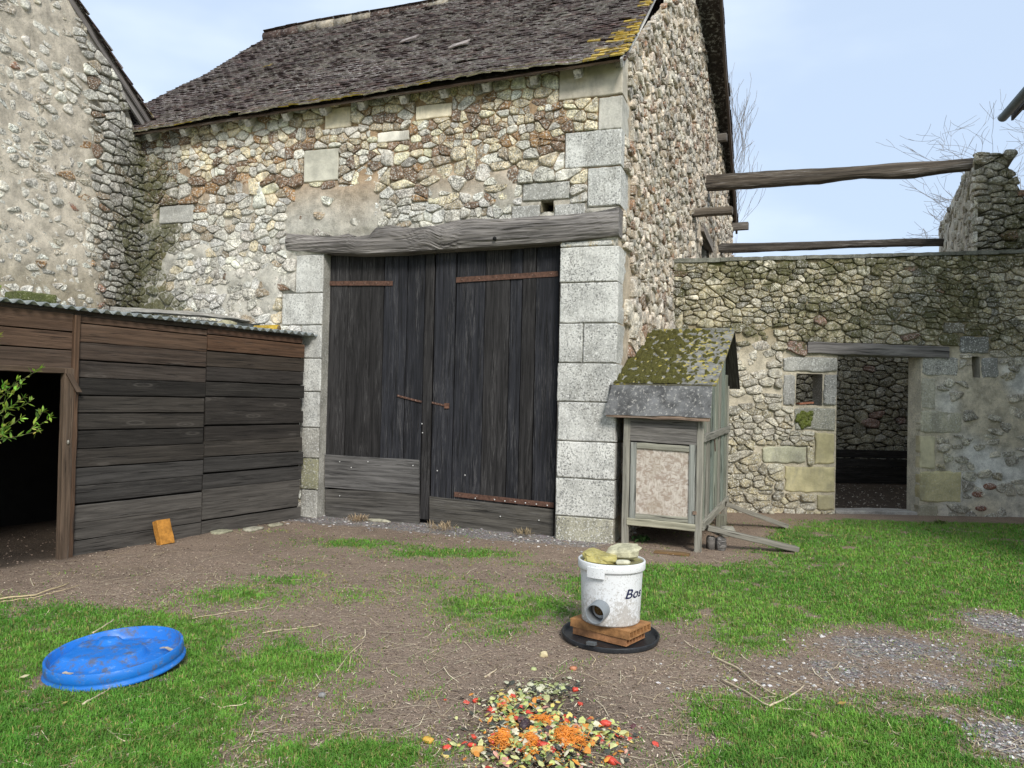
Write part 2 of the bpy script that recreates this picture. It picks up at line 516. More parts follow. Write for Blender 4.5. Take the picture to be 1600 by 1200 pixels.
# ------------------------------------------------------------------ masonry
def n2(u, v, s=0.0):
    return mnoise.noise(Vector((u, v, s)))
def clip(poly, a, b, c):
    out = []
    for i in range(len(poly)):
        p = poly[i]; q = poly[(i + 1) % len(poly)]
        dp = a * p[0] + b * p[1] - c; dq = a * q[0] + b * q[1] - c
        if dp <= 0: out.append(p)
        if (dp < 0 < dq) or (dq < 0 < dp):
            t = dp / (dp - dq)
            out.append((p[0] + (q[0] - p[0]) * t, p[1] + (q[1] - p[1]) * t))
    return out
def lump(mb, fr, ol, w0, prof, col, mi=0, tilt=(0, 0), jit=0.0, mid=None, smooth=True):
    """a stone: outline ol (u,v) swept through prof [(scale, w)] and capped"""
    P = np.array(ol); n = len(P); c = P.mean(0)
    V = []; F = []
    rings = [(1.0, w0)] + prof
    for k, (sc, w) in enumerate(rings):
        for q in P:
            e = c + (q - c) * sc
            ww = w
            if k: ww += tilt[0] * (e[0] - c[0]) + tilt[1] * (e[1] - c[1]) + rnd.uniform(-jit, jit)
            V.append(fr(e[0], e[1], ww))
    for k in range(len(rings) - 1):
        for j in range(n):
            a = k * n + j; b = k * n + (j + 1) % n
            F.append((a, b, b + n, a + n))
    b = (len(rings) - 1) * n
    if mid is None:
        F.append(tuple(b + j for j in range(n)))
    else:
        V.append(fr(c[0], c[1], mid))
        for j in range(n): F.append((b + j, b + (j + 1) % n, len(V) - 1))
    mb.add(V, F, col, None, mi, smooth)
def rubble(mb, fr, box, planes, colf, h=(.08, .15), asp=1.7, gap=.012, prot=(.015, .045), rects=(), keep=None, it=2, mi=0, tiltk=.12, seed=1):
    R_ = random.Random(seed)
    u0, v0, u1, v1 = box
    S = []
    v = v0 - .03
    while v < v1 + .1:
        hh = R_.uniform(*h)
        u = u0 - R_.uniform(0, .2)
        while u < u1 + .2:
            w = hh * asp * R_.choice((.4, .6, .8, 1.0, 1.2, 1.6, 2.0))
            S.append((u + w / 2, v + hh / 2 + R_.uniform(-.20, .20) * hh + .03 * n2(u * .8, v, 3)))
            u += w
        v += hh
    S = [p for p in S if R_.random() > .16]
    S += [(R_.uniform(u0, u1), R_.uniform(v0, v1)) for _ in range(int(len(S) * .22))]
    S = [p for p in S if not any(r[0] - .01 < p[0] < r[2] + .01 and r[1] - .01 < p[1] < r[3] + .01 for r in rects)]
    A = np.array(S); B = A.copy(); B[:, 1] *= asp * .8
    N = len(A)
    hm = (h[0] + h[1]) / 2
    for i in range(N):
        su, sv = S[i]
        if not (u0 < su < u1 and v0 < sv < v1): continue
        if any(a * su + b * sv > c for a, b, c in planes): continue
        if keep and not keep(su, sv, R_): continue
        d = ((B - B[i]) ** 2).sum(1)
        idx = np.argpartition(d, 16)[:16] if N > 17 else range(N)
        poly = [(su - .5, sv - .3), (su + .5, sv - .3), (su + .5, sv + .3), (su - .5, sv + .3)]
        k2 = (asp * .8) ** 2
        g = gap * R_.uniform(.5, 1.6)
        for j in idx:
            if j == i: continue
            du = A[j, 0] - su; dv = (A[j, 1] - sv) * k2
            mu = (A[j, 0] + su) / 2; mv = (A[j, 1] + sv) / 2
            ln = math.hypot(du, dv)
            poly = clip(poly, du / ln, dv / ln, (du * mu + dv * mv) / ln - g / 2)
            if len(poly) < 3: break
        if len(poly) < 3: continue
        for r in rects:
            if su < r[0] - .6 or su > r[2] + .6 or sv < r[1] - .5 or sv > r[3] + .5: continue
            sep = [(r[0] - su, (1, 0, r[0] - g / 2)), (su - r[2], (-1, 0, -r[2] - g / 2)), (r[1] - sv, (0, 1, r[1] - g / 2)), (sv - r[3], (0, -1, -r[3] - g / 2))]
            poly = clip(poly, *max(sep)[1])
            if len(poly) < 3: break
        if len(poly) < 3: continue
        for a, b, c in list(planes) + [(-1, 0, -u0), (1, 0, u1), (0, -1, -v0), (0, 1, v1)]:
            poly = clip(poly, a, b, c)
            if len(poly) < 3: break
        if len(poly) < 3: continue
        # round the corners
        rr0 = R_.uniform(.10, .22)
        for _k in range(it):
            q = []; rr = rr0 if _k == 0 else .25
            for k in range(len(poly)):
                p0 = poly[k]; p1 = poly[(k + 1) % len(poly)]
                if math.hypot(p1[0] - p0[0], p1[1] - p0[1]) < .008:
                    q.append(((p0[0] + p1[0]) / 2, (p0[1] + p1[1]) / 2)); continue
                q.append((p0[0] + (p1[0] - p0[0]) * rr, p0[1] + (p1[1] - p0[1]) * rr))
                q.append((p0[0] + (p1[0] - p0[0]) * (1 - rr), p0[1] + (p1[1] - p0[1]) * (1 - rr)))
            poly = q
        if len(poly) < 4: continue
        P = np.array(poly)
        ex = P.max(0) - P.min(0)
        if min(ex) < .02: continue
        cc = P.mean(0)
        P = cc + (P - cc) * np.array([[1 + .09 * n2(x * 22, y * 22, 1.7 + i) + .06 * n2(x * 60, y * 60, .3 + i)] for x, y in P])
        p = R_.uniform(*prot) * min(1.25, .55 + .5 * min(ex) / hm)
        col = colf(su, sv, R_)
        lump(mb, fr, P, -.03, [(1.0, p * .50), (.93, p * .90), (.62, p * 1.0)], col, mi,
             (R_.uniform(-tiltk, tiltk), R_.uniform(-tiltk, tiltk) - .03), p * .13, p * R_.uniform(.85, 1.12), R_.random() < .35)
def mortar(mb, fr, box, step, wf, colf, planes=(), holes=(), mi=1):
    u0, v0, u1, v1 = box
    us = sorted(set(np.round(np.concatenate([np.linspace(u0, u1, max(2, int((u1 - u0) / step))), [x for hh in holes for x in (hh[0], hh[2]) if u0 < x < u1]]), 4)))
    vs = sorted(set(np.round(np.concatenate([np.linspace(v0, v1, max(2, int((v1 - v0) / step))), [x for hh in holes for x in (hh[1], hh[3]) if v0 < x < v1]]), 4)))
    nu, nv = len(us), len(vs)
    V = []; C = []; F = []
    for v in vs:
        for u in us:
            uu, vv = u, v
            for a, b, c in planes:          # pull stray points back onto the sloping edge
                e = a * uu + b * vv - c
                if e > 0:
                    vv -= e / b if abs(b) > .2 else 0
                    if abs(b) <= .2: uu -= e / a
            V.append(fr(uu, vv, wf(uu, vv)))
            c = colf(uu, vv)
            C.append(c if len(c) == 4 else tuple(c) + (0,))
    for j in range(nv - 1):
        for i in range(nu - 1):
            cu, cv = (us[i] + us[i + 1]) / 2, (vs[j] + vs[j + 1]) / 2
            if any(hh[0] < cu < hh[2] and hh[1] < cv < hh[3] for hh in holes): continue
            q = (us[i], vs[j]); 
            if all(any(a * x + b * y - c > 0.0 for a, b, c in planes) for x, y in ((us[i], vs[j]), (us[i + 1], vs[j]), (us[i], vs[j + 1]), (us[i + 1], vs[j + 1]))) and planes: continue
            a = j * nu + i
            F.append((a, a + 1, a + nu + 1, a + nu))
    mb.add(V, F, C, None, mi, True)
def ashlar(mb, fr, r, w=.012, back=-.12, col=(.45, .45, .42), mi=2, bev=.012, jit=.006, lich=0.0, seg=7):
    u0, v0, u1, v1 = r
    u0 += .0018; v0 += .0018; u1 -= .0018; v1 -= .0018
    pts = []
    cs = [(u0, v0), (u1, v0), (u1, v1), (u0, v1)]
    for k in range(4):
        a = cs[k]; b = cs[(k + 1) % 4]
        for i in range(seg):
            t = i / seg
            e = (a[0] + (b[0] - a[0]) * t, a[1] + (b[1] - a[1]) * t)
            q = jit * (1.6 if i == 0 else 1)
            mx = (u0 + u1) / 2; my = (v0 + v1) / 2
            s_ = rnd.uniform(0, q)
            pts.append((e[0] + math.copysign(s_, mx - e[0]), e[1] + math.copysign(rnd.uniform(0, q), my - e[1])))
    n = len(pts)
    V = []; F = []
    mx = (u0 + u1) / 2; my = (v0 + v1) / 2
    for ins, ww in ((0, back), (0, w - bev), (bev * .35, w - bev * .3), (bev, w)):
        for p in pts:
            du = p[0] - mx; dv = p[1] - my
            e = (p[0] - math.copysign(min(ins, abs(du)), du), p[1] - math.copysign(min(ins, abs(dv)), dv))
            V.append(fr(e[0], e[1], ww))
    for k in range(3):
        for j in range(n):
            a = k * n + j; b = k * n + (j + 1) % n
            F.append((a, b, b + n, a + n))
    F.append(tuple(3 * n + j for j in range(n)))
    mb.add(V, F, tuple(col) + (lich,), None, mi, False)
def quad(mb, a, b, c, d, col, mi=0, nu=1, nv=1):
    a, b, c, d = Vector(a), Vector(b), Vector(c), Vector(d)
    V = []; F = []
    for j in range(nv + 1):
        for i in range(nu + 1):
            V.append(a.lerp(b, i / nu).lerp(d.lerp(c, i / nu), j / nv))
    for j in range(nv):
        for i in range(nu):
            k = j * (nu + 1) + i
            F.append((k, k + 1, k + nu + 2, k + nu + 1))
    mb.add(V, F, col, None, mi)
def pick(R_, table):
    x = R_.random() * sum(t[0] for t in table)
    for t in table:
        x -= t[0]
        if x <= 0: break
    k = R_.uniform(.78, 1.15)
    return tuple(min(.85, c * k * R_.uniform(.985, 1.015)) for c in t[1])
def sstep(a, b, x):
    t = min(1, max(0, (x - a) / (b - a)))
    return t * t * (3 - 2 * t)
CREAM, PALE, GREY, DGREY, RUST, ORANGE = (.80, .71, .53), (.80, .76, .66), (.64, .605, .53), (.44, .41, .36), (.24, .145, .085), (.38, .215, .09)
TAN = (.44, .35, .24)

# ------------------------------------------------------------------ roofs of flat clay tiles
def tile_roof(mb, org, e, s, width, rows, nrm, colf, exp=.115, tw=.17, sag=.03, seed=0, c0=0, c1=None, edge=True):
    R_ = random.Random(seed)
    ncol = int(width / tw)
    for r in range(rows):
        off = (r % 2) * tw / 2; rj = R_.uniform(-.006, .006)
        for k in range(-1, ncol + 1):
            a = k * tw + off + R_.uniform(-.004, .004)
            b = a + tw - .006
            a = max(a, -.01 + R_.uniform(-.015, .015)); b = min(b, width + R_.uniform(-.015, .015))
            if b - a < .04: continue
            st = r * exp + rj + R_.uniform(-.006, .006) + .012 * n2(a * 1.2, r * 3.1, 7)
            en = st + exp * 2.1
            lift = .030 + R_.uniform(-.003, .005)
            if R_.random() < .02: lift += R_.uniform(.006, .02)
            tw_ = R_.uniform(-.006, .006)
            V = []
            th = R_.uniform(.015, .021)
            def P(x, y, z):
                return org + e * x + s * y + nrm * (z + sag * n2(x * .45, y * .5, seed + 4.0) + sag * .4 * n2(x * 1.7, y * 1.3, seed))
            mid = (a + b) / 2
            cur = R_.uniform(-.002, .008)
            for (x, y, z) in ((a, st, lift - tw_), (mid, st - R_.uniform(0, .008), lift + cur), (b, st, lift + tw_), (b, en, .004), (mid, en, .004), (a, en, .004)):
                V.append(P(x, y, z))
            for (x, y, z) in ((a, st, lift - th - tw_), (mid, st, lift - th + cur), (b, st, lift - th + tw_)):
                V.append(P(x, y, z))
            ct, ce = colf(mid, st, R_)
            # the lower edge gets vertices of its own so its lichen can differ
            V += [V[0], V[1], V[2], P(a, en, -.01), P(b, en, -.01)]
            C = [ct] * 6 + [ce] * 3 + [ce] * 3 + [ct] * 2
            F = [(0, 1, 4, 5), (1, 2, 3, 4), (6, 7, 10, 9), (7, 8, 11, 10), (0, 5, 12, 6), (2, 8, 13, 3)]
            mb.add(V, F, C, None, 0)
def tilecol(verge=None):
    def f(x, y, R_):
        k = R_.uniform(.8, 1.2)
        ct = (.062 * k, .042 * k, .038 * k, 0) if R_.random() < .88 else (.085 * k, .05 * k, .042 * k, 0)
        q = R_.random()
        ce = (.42, .39, .36, 0) if q < .42 else ((.22, .18, .17, 0) if q < .66 else (.05, .035, .033, 0))
        if y < .14: ce = (.38, .34, .24, 0) if q < .75 else (.36, .27, .05, 0)
        if verge and verge(x, y, R_):
            ct = (.36 * k, .25 * k, .045, 0) if R_.random() < .6 else ct; ce = (.46, .34, .08, 0)
        return ct, ce
    return f
# ================================================================== THE BARN
barn = thing('barn', 'tall rubble stone barn with steep brown tiled roof and black double doors', 'barn', BARN(0, 0))
B = BARN
DJ = -.15                                    # door leaves stand back from the wall face
jl, jr, dtop = .055, 3.03, 3.19              # door opening
def brect(*a): return B.rect(*a)
blocks = []                                  # (rect, colour, lichen, depth)
LG = (.62, .615, .575)
SM = (.55, .50, .41)
for px, c, l, dp in (
    ((874, 84, 970, 153), SM, -1, .26), ((935, 151, 972, 203), (.52, .50, .44), -.4, .42), ((883, 204, 972, 261), LG, 0, .16),
    ((918, 261, 973, 322), LG, 0, .46)):
    r = list(brect(*px)); r[2] = 3.678
    blocks.append((tuple(r), c, l, dp))
pyl = [378, 441, 505, 567, 628, 690, 748, 808, 850]
for i in range(8):
    xl = 874 - i * 1.35
    r = list(brect(xl, pyl[i], 962, pyl[i + 1])); r[2] = 3.672 + rnd.uniform(0, .010)
    r[0] = jr + rnd.uniform(-.012, .012)
    r[1] = max(r[1], -.05)
    if i == 7: r[1] = -.12
    kk_ = rnd.uniform(.88, 1.08); c = (.62 * kk_, .612 * kk_, .57 * kk_) if i < 6 else ((.56, .555, .51) if i == 6 else (.40, .38, .29))
    dp = (.52, .32, .50, .30, .46, .34, .5, .5)[i]
    if i == 2:
        m = r[0] + .27
        blocks.append(((r[0], r[1], m, r[3]), c, 0, .2)); blocks.append(((m, r[1], r[2], r[3]), c, 0, dp))
    else:
        if i == 0:
            blocks.append(((r[0], r[3] - .05, r[2] - .06, r[3] + .012), c, .52, .2)); r[3] -= .05
        blocks.append((tuple(r), c, .22 if i == 0 else 0, dp))
jyl = [398, 458, 508, 560, 612, 668, 716, 765, 812]
jx0 = [463, 441, 471, 471, 471, 471, 470, 470]
for i in range(8):
    r = list(brect(jx0[i], jyl[i], 503, jyl[i + 1])); r[2] = jl + rnd.uniform(-.004, .004)
    if i == 7: r[1] = -.1
    c = LG if i < 5 else ((.40, .385, .34) if i != 6 else (.27, .26, .16))
    blocks.append((tuple(r), c, -.2, .34))
for px, c, l in (((475, 233, 530, 284), (.57, .55, .46), -.5), ((250, 321, 303, 349), (.47, .46, .42), -.3), ((817, 285, 891, 313), (.45, .44, .40), -.1),
                 ((650, 163, 707, 186), CREAM, -1), ((508, 168, 549, 201), CREAM, -1), ((590, 205, 640, 222), PALE, -1), ((866, 318, 915, 341), (.44, .43, .40), -.1), ((800, 321, 844, 344), (.42, .41, .38), -.1)):
    blocks.append((brect(*px), c, l, .12))
putlog = brect(845, 311, 865, 331)
lint = (-.47, 3.13, 3.68, 3.52)
def lint_top(u): return np.interp(u, LTu, LTv)
def lint_bot(u): return np.interp(u, LBu, LBv)
LT = [B.uv(*p) for p in ((452, 366), (478, 368), (505, 371), (532, 370), (545, 366), (562, 371), (580, 368), (590, 357), (612, 353), (650, 358), (690, 353), (715, 346), (740, 343), (790, 344), (840, 339), (890, 337), (930, 333), (968, 325))]
LBt = [B.uv(*p) for p in ((452, 392), (510, 396), (560, 398), (630, 396), (700, 391), (770, 387), (873, 380), (972, 369))]
LTu, LTv = [p[0] for p in LT], [p[1] for p in LT]
LBu, LBv = [p[0] for p in LBt], [p[1] for p in LBt]
avoid = [b[0] for b in blocks] + [(jl - .02, -.2, jr, dtop + .02), putlog]
for a in range(12):                          # keep stones out of the beam along its uneven top
    ua = -.47 + a * .346
    avoid.append((ua, 3.15, ua + .346, float(max(lint_top(ua), lint_top(ua + .346), lint_top(ua + .17))) - .02))
BU0, BV1 = -2.85, 5.25
beave = (-.027, 1.0, 5.06 - .027 * 0 + .03)
bplanes = [(-.027 / 1.00036, 1 / 1.00036, 5.10 / 1.00036)]
def barn_col(u, v, R_):
    lowg = sstep(4.0, 3.1, v + .5 * n2(u * .7, v * .7, 8))
    rustb = (.18 + max(0, n2(u * 1.1 + 3, v * 2.2, 2.5))) * 1.5 * sstep(3.5, 4.0, v)
    t = [(1.5 * (1 - lowg) * sstep(3.2, 4.6, v) + .25, (.82, .70, .48)), (1.2, PALE), (.45 + .8 * lowg, GREY), (1.3 * lowg, (.74, .725, .67)), (.25, DGREY), ((.34 + rustb) * (1 - .85 * lowg), RUST), ((.16 + .5 * rustb) * (1 - .9 * lowg), ORANGE), (.35, TAN)]
    c = pick(R_, t)
    moss = .75 * sstep(-1.65, -2.45, u + .25 * n2(v * 1.5, 0, 5)) * sstep(5.0, 4.2, v) * (.9 + .4 * sstep(3.3, 2.4, v))
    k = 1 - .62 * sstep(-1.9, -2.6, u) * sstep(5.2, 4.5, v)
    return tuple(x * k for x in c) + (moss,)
def barn_keep(u, v, R_):
    if -.5 < u < .75 and 3.42 < v < 4.0 and n2(u * 1.5, v * 1.5, 2) + .45 > .1: return R_.random() < .12
    return R_.random() < .985
mb = MB()
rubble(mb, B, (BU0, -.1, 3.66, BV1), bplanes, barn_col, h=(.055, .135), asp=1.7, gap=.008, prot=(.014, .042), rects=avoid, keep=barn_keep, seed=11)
def barn_mw(u, v):
    if any(r[0] - .03 < u < r[2] + .03 and r[1] - .02 < v < r[3] + .02 for r, *_ in blocks): return -.02
    w = .004 + .013 * n2(u * 6, v * 6, 1) + .006 * n2(u * 19, v * 19, 4)
    w += .030 * sstep(.1, .5, n2(u * 1.5, v * 1.5, 2) + .45) * (-.5 < u < .75 and 3.42 < v < 4.0)
    w += .009 * sstep(3.6, 3.0, v) + .028 * sstep(.18, .45, n2(u * 2.3 + 4, v * 2.9, 6)) * sstep(4.6, 3.9, v)
    return w
def barn_mc(u, v):
    k = sstep(3.4, 4.4, v + .4 * n2(u, v, 9))
    a = (.55, .525, .46); b = (.42, .29, .175)
    m = .6 * sstep(-1.9, -2.6, u) * sstep(5.0, 4.2, v)
    return tuple(a[i] * (1 - k) + b[i] * k for i in range(3)) + (m,)
mortar(mb, B, (BU0 - .02, -.1, 3.655, BV1 - .06), .045, barn_mw, barn_mc, bplanes, [(jl, -.2, jr, dtop), putlog])
for r, c, l, dp in blocks:
    ashlar(mb, B, r, rnd.uniform(.012, .022), -dp, c, 2, lich=l)
# reveals of the door opening and the putlog hole
quad(mb, B(jl, -.1, .0), B(jl, -.1, -.5), B(jl, dtop, -.5), B(jl, dtop, 0), (.36, .345, .30, -.3), 2)
quad(mb, B(jr, -.1, .0), B(jr, -.1, -.5), B(jr, dtop, -.5), B(jr, dtop, 0), (.40, .39, .36, 0), 2)
quad(mb, B(jl, dtop, -.03), B(jr, dtop, -.03), B(jr, dtop, -.5), B(jl, dtop, -.5), (.10, .09, .08, 0), 1)
p = putlog
quad(mb, B(p[0], p[1], 0), B(p[2], p[1], 0), B(p[2], p[1], -.3), B(p[0], p[1], -.3), (.40, .36, .26, 0), 1)
quad(mb, B(p[0], p[1], 0), B(p[0], p[3], 0), B(p[0], p[3], -.3), B(p[0], p[1], -.3), (.35, .31, .22, 0), 1)
quad(mb, B(p[0], p[3], 0), B(p[2], p[3], 0), B(p[2], p[3], -.3), B(p[0], p[3], -.3), (.30, .27, .2, 0), 1)
quad(mb, B(p[2], p[1], 0), B(p[2], p[3], 0), B(p[2], p[3], -.3), B(p[2], p[1], -.3), (.30, .27, .2, 0), 1)
quad(mb, B(p[0], p[1], -.3), B(p[2], p[1], -.3), B(p[2], p[3], -.3), B(p[0], p[3], -.3), (.03, .03, .03, 0), 1)
mb.build('front_wall', [STONE, MORTAR, ASHLAR], barn)

# gable end
G = GABLE
TE = 8.2                                    # depth of the barn
FR, RR = .81, .57
gpl = []
for a, c in ((-FR, 5.10), (RR, 9.88)):
    k = math.hypot(a, 1); gpl.append((a / k, 1 / k, c / k))
grects = []
for r, c, l, dp in blocks:
    if r[2] > 3.6: grects.append((-.1, r[1] - .005, dp, r[3] + .005))
grects.append((-.1, 3.2, .14, 3.5))
win = (4.75, 3.2, 5.45, 4.15)
grects.append((win[0] - .08, 3.2, win[2] + .08, win[3] + .1))
def gable_col(u, v, R_):
    rb = max(0, n2(u * .9, v * .9, 12))
    c = pick(R_, [(1.2, (.72, .61, .48)), (1.2, (.72, .65, .53)), (.5, (.60, .54, .45)), (.2, DGREY), (.22 + rb * .8, (.30, .20, .13)), (.12 + rb * .4, (.38, .22, .13)), (.6, TAN)])
    return c + (0,)
mb = MB()
rubble(mb, G, (-.02, 2.9, TE, 8.2), gpl, gable_col, h=(.055, .125), asp=1.4, gap=.011, prot=(.018, .058), rects=grects, it=1, seed=21,
       keep=lambda u, v, R_: R_.random() < (.45 if (4.2 < u < 6.4 and v < 4.6) else .96))
rubble(mb, G, (-.02, -.1, 3.0, 2.9), gpl, gable_col, h=(.09, .17), asp=1.4, gap=.016, prot=(.03, .065), rects=grects, it=1, seed=22)
mortar(mb, G, (0, -.1, TE, 8.1), .09, lambda u, v: -.005 + .014 * n2(u * 5, v * 5, 3) + (.03 if 4.2 < u < 6.4 and v < 4.6 else 0),
       lambda u, v: (.54, .455, .345, 0), gpl, [(win[0], win[1], win[2], win[3])])
mb.build('gable_wall', [STONE, MORTAR, ASHLAR], barn)
# window high in the gable
mb = MB()
quad(mb, G(win[0], win[1], -.02), G(win[0], win[1], -.35), G(win[0], win[3], -.35), G(win[0], win[3], -.02), (.45, .42, .35), 0)
quad(mb, G(win[2], win[1], -.02), G(win[2], win[1], -.35), G(win[2], win[3], -.35), G(win[2], win[3], -.02), (.55, .53, .47), 0)
quad(mb, G(win[0], win[1], -.35), G(win[2], win[1], -.35), G(win[2], win[3], -.35), G(win[0], win[3], -.35), (.02, .02, .02), 0)
wf_ = mb.build('window', [MORTAR], barn)
mb = MB()
mb.plank(G(win[0] - .12, win[3] + .16, .02), G(win[2] + .1, win[3] - .02, .02), (0, 0, .14), G.n * .12, (.24, .21, .18), 4, .004)
mb.build('frame', [OLDWOOD], wf_)
# the two walls nobody faces
mb = MB()
for a, b_ in ((G(TE, 0), BARN(BU0, 0, -TE)), (BARN(BU0 - .02, 0), BARN(BU0, 0, -TE))):
    z1 = 5.1
    quad(mb, a, b_, b_ + Vector((0, 0, z1)), a + Vector((0, 0, z1)), (.42, .38, .31))
mb.build('rear_wall', [MORTAR], barn)

# roof
e0, e1 = BARN(-3.52, 4.845, .25), BARN(3.74, 5.035, .25)
E_ = (e1 - e0).normalized(); RW = (e1 - e0).length
back = -BARN.n
ang = math.atan(FR)
S_ = (back - E_ * back.dot(E_)).normalized() * math.cos(ang) + Vector((0, 0, 1)) * math.sin(ang)
S_ = (S_ - E_ * S_.dot(E_)).normalized()
N_ = E_.cross(S_)
if N_.z < 0: N_ = -N_
SL = 3.72 / math.cos(ang)
mb = MB()
vg = lambda x, y, R_: R_.random() < .95 * sstep(RW - .70 + .35 * n2(y * 2, 0, 3) + .26 * y, RW - .02, x) * sstep(2.8, .9, y)
tile_roof(mb, e0, E_, S_, RW, int(SL / .096), N_, tilecol(vg), exp=.096, tw=.145, sag=.05, seed=3)
quad(mb, e0 + S_ * .05 - N_ * .02, e0 + E_ * RW + S_ * .05 - N_ * .02, e0 + E_ * RW + S_ * SL - N_ * .02, e0 + S_ * SL - N_ * .02, (.05, .04, .035), 0)
mb.build('front_roof', [TILE], barn)
rf0, rf1 = G(8.45, 5.10, .10), BARN(-3.52, 4.95, -8.4)
E2 = (rf0 - rf1).normalized(); RW2 = (rf0 - rf1).length
ridge_r = e0 + E_ * RW + S_ * SL
d2 = ridge_r - rf0
S2 = (d2 - E2 * d2.dot(E2)); SL2 = S2.length; S2.normalize()
N2 = E2.cross(S2)
if N2.z < 0: N2 = -N2
mb = MB()
tile_roof(mb, rf1, E2, S2, RW2, int(SL2 / .14), N2, tilecol(), exp=.14, tw=.24, sag=.04, seed=5)
quad(mb, rf1 - N2 * .02, rf1 + E2 * RW2 - N2 * .02, rf1 + E2 * RW2 + S2 * SL2 - N2 * .02, rf1 + S2 * SL2 - N2 * .02, (.05, .04, .035), 0)
mb.build('back_roof', [TILE], barn)
a = e0 + S_ * SL; b_ = e0 + E_ * RW + S_ * SL
nr = 20
for i in range(nr):
    mb = MB()
    p = a.lerp(b_, i / nr) + Vector((0, 0, .03 + .03 * n2(i * .6, 0, 4))); q = a.lerp(b_, (i + 1.06) / nr) + Vector((0, 0, .03 + .03 * n2(i * .6 + .6, 0, 4)))
    k = rnd.uniform(.7, 1.3)
    mb.tube([p, q], [.105, .115], 10, (.09 * k, .06 * k, .05 * k) if rnd.random() < .6 else (.30 * k, .26 * k, .2 * k))
    mb.build('ridge_tile', [TILE], barn)
for u, s in ((3.25, 2.35), (4.3, 1.5)):
    mb = MB(); p = e0 + E_ * (u + .5) + S_ * s + N_ * .05
    mb.plank(p, p + E_ * .26 + N_ * .03, S_ * .16, N_ * .015, (.26, .22, .20))
    mb.build('slipped_tile', [TILE], barn)
# eaves woodwork
mb = MB()
mb.plank(e0 + S_ * .06 - N_ * .045, e0 + E_ * RW + S_ * .06 - N_ * .045, S_ * .10, N_ * .022, (.13, .085, .06), 16, .004)
mb.plank(e0 + E_ * .1 + S_ * .2 - N_ * .05, e0 + E_ * RW + S_ * .2 - N_ * .05, S_ * .14, N_ * .02, (.10, .075, .06), 16, .004)
mb.build('eaves_board', [OLDWOOD], barn)
for i in range(12):
    u = .95 + i * .525 + rnd.uniform(-.05, .05)
    mb = MB()
    p = e0 + E_ * u - N_ * .10
    mb.plank(p + S_ * .035 - N_ * .02, p + S_ * .75 - N_ * .02, E_ * .08, N_ * .095, (.50, .47, .42), 1)
    mb.build('rafter_end', [OLDWOOD], barn)
mb = MB()
v0_ = e0 + E_ * (RW - .035)
mb.plank(v0_ - S_ * .05 - N_ * .05, v0_ + S_ * (SL - .05) - N_ * .05, N_ * .085, E_ * .022, (.62, .60, .56), 12, .004)
mb.plank(v0_ - E_ * .07 + S_ * .1 - N_ * .10, v0_ - E_ * .07 + S_ * (SL - .05) - N_ * .10, N_ * .09, E_ * .05, (.28, .26, .23), 8, .004)
mb.build('bargeboard', [OLDWOOD], barn)
mb = MB()
v2_ = rf1 + E2 * (RW2 - .03)
mb.plank(v2_ - N2 * .09, v2_ + S2 * SL2 - N2 * .09, N2 * .16, E2 * .04, (.10, .075, .06), 8, .006)
mb.plank(G(TE - .1, 5.05, -.1), G(TE - .1, 5.05, .34), (0, 0, .14), G.d * .14, (.16, .14, .12), 1)
mb.plank(G(5.9, 6.15, -.1), G(5.9, 6.15, .22), (0, 0, .12), G.d * .12, (.16, .14, .12), 1)
mb.build('bargeboard', [OLDWOOD], barn)

# warped oak lintel
mb = MB()
nu_, nc_ = 150, 26
V = []; F = []; Gc = []; C = []
for i in range(nu_ + 1):
    u = -.465 + (3.672 + .465) * i / nu_
    t_, b_ = float(lint_top(u)), float(lint_bot(u))
    for j in range(nc_):
        k = j / (nc_ - 1)
        if k < .12: v, w = t_, -.20 + (.26) * k / .12
        elif k > .86: v, w = b_, .06 - .30 * (k - .86) / .14
        else:
            q = (k - .12) / .74
            v = t_ + (b_ - t_) * q
            w = .045 + .035 * math.sin(PI * q)
            bulge = math.exp(-((u - 1.55) / .22) ** 2 - ((q - .35) / .3) ** 2)
            w += .025 * bulge
            # long grain ridges that bend round the burr
            ph = v + .05 * math.exp(-((u - 1.55) / .30) ** 2) * math.sin((u - 1.55) * 9)
            w += .014 * n2(u * 1.3, ph * 42, 3) + .009 * n2(u * 3, ph * 90, 8) + .015 * n2(u * 2.3, v * 5, 5)
        V.append(B(u, v, w))
        Gc.append((u, v + .06 * math.exp(-((u - 1.55) / .3) ** 2) * math.sin((u - 1.55) * 9) + 7, w))
        kk = .8 + .4 * n2(u * 2, v * 5, 6)
        C.append((.235 * kk, .215 * kk, .20 * kk, 0))
for i in range(nu_):
    for j in range(nc_ - 1):
        a = i * nc_ + j
        F.append((a, a + 1, a + nc_ + 1, a + nc_))
F.append(tuple(range(nc_ - 1, -1, -1))); F.append(tuple(nu_ * nc_ + j for j in range(nc_)))
mb.add(V, F, C, Gc, 0, False)
lin = mb.build('lintel', [OLDWOOD], barn)
hp = B.uv(777, 375)
mb = MB()
mb.tube([B(hp[0], hp[1], .05), B(hp[0], hp[1], .088)], .022, 10, (.01, .01, .01))
mb.build('peg_hole', [DARKM], lin)

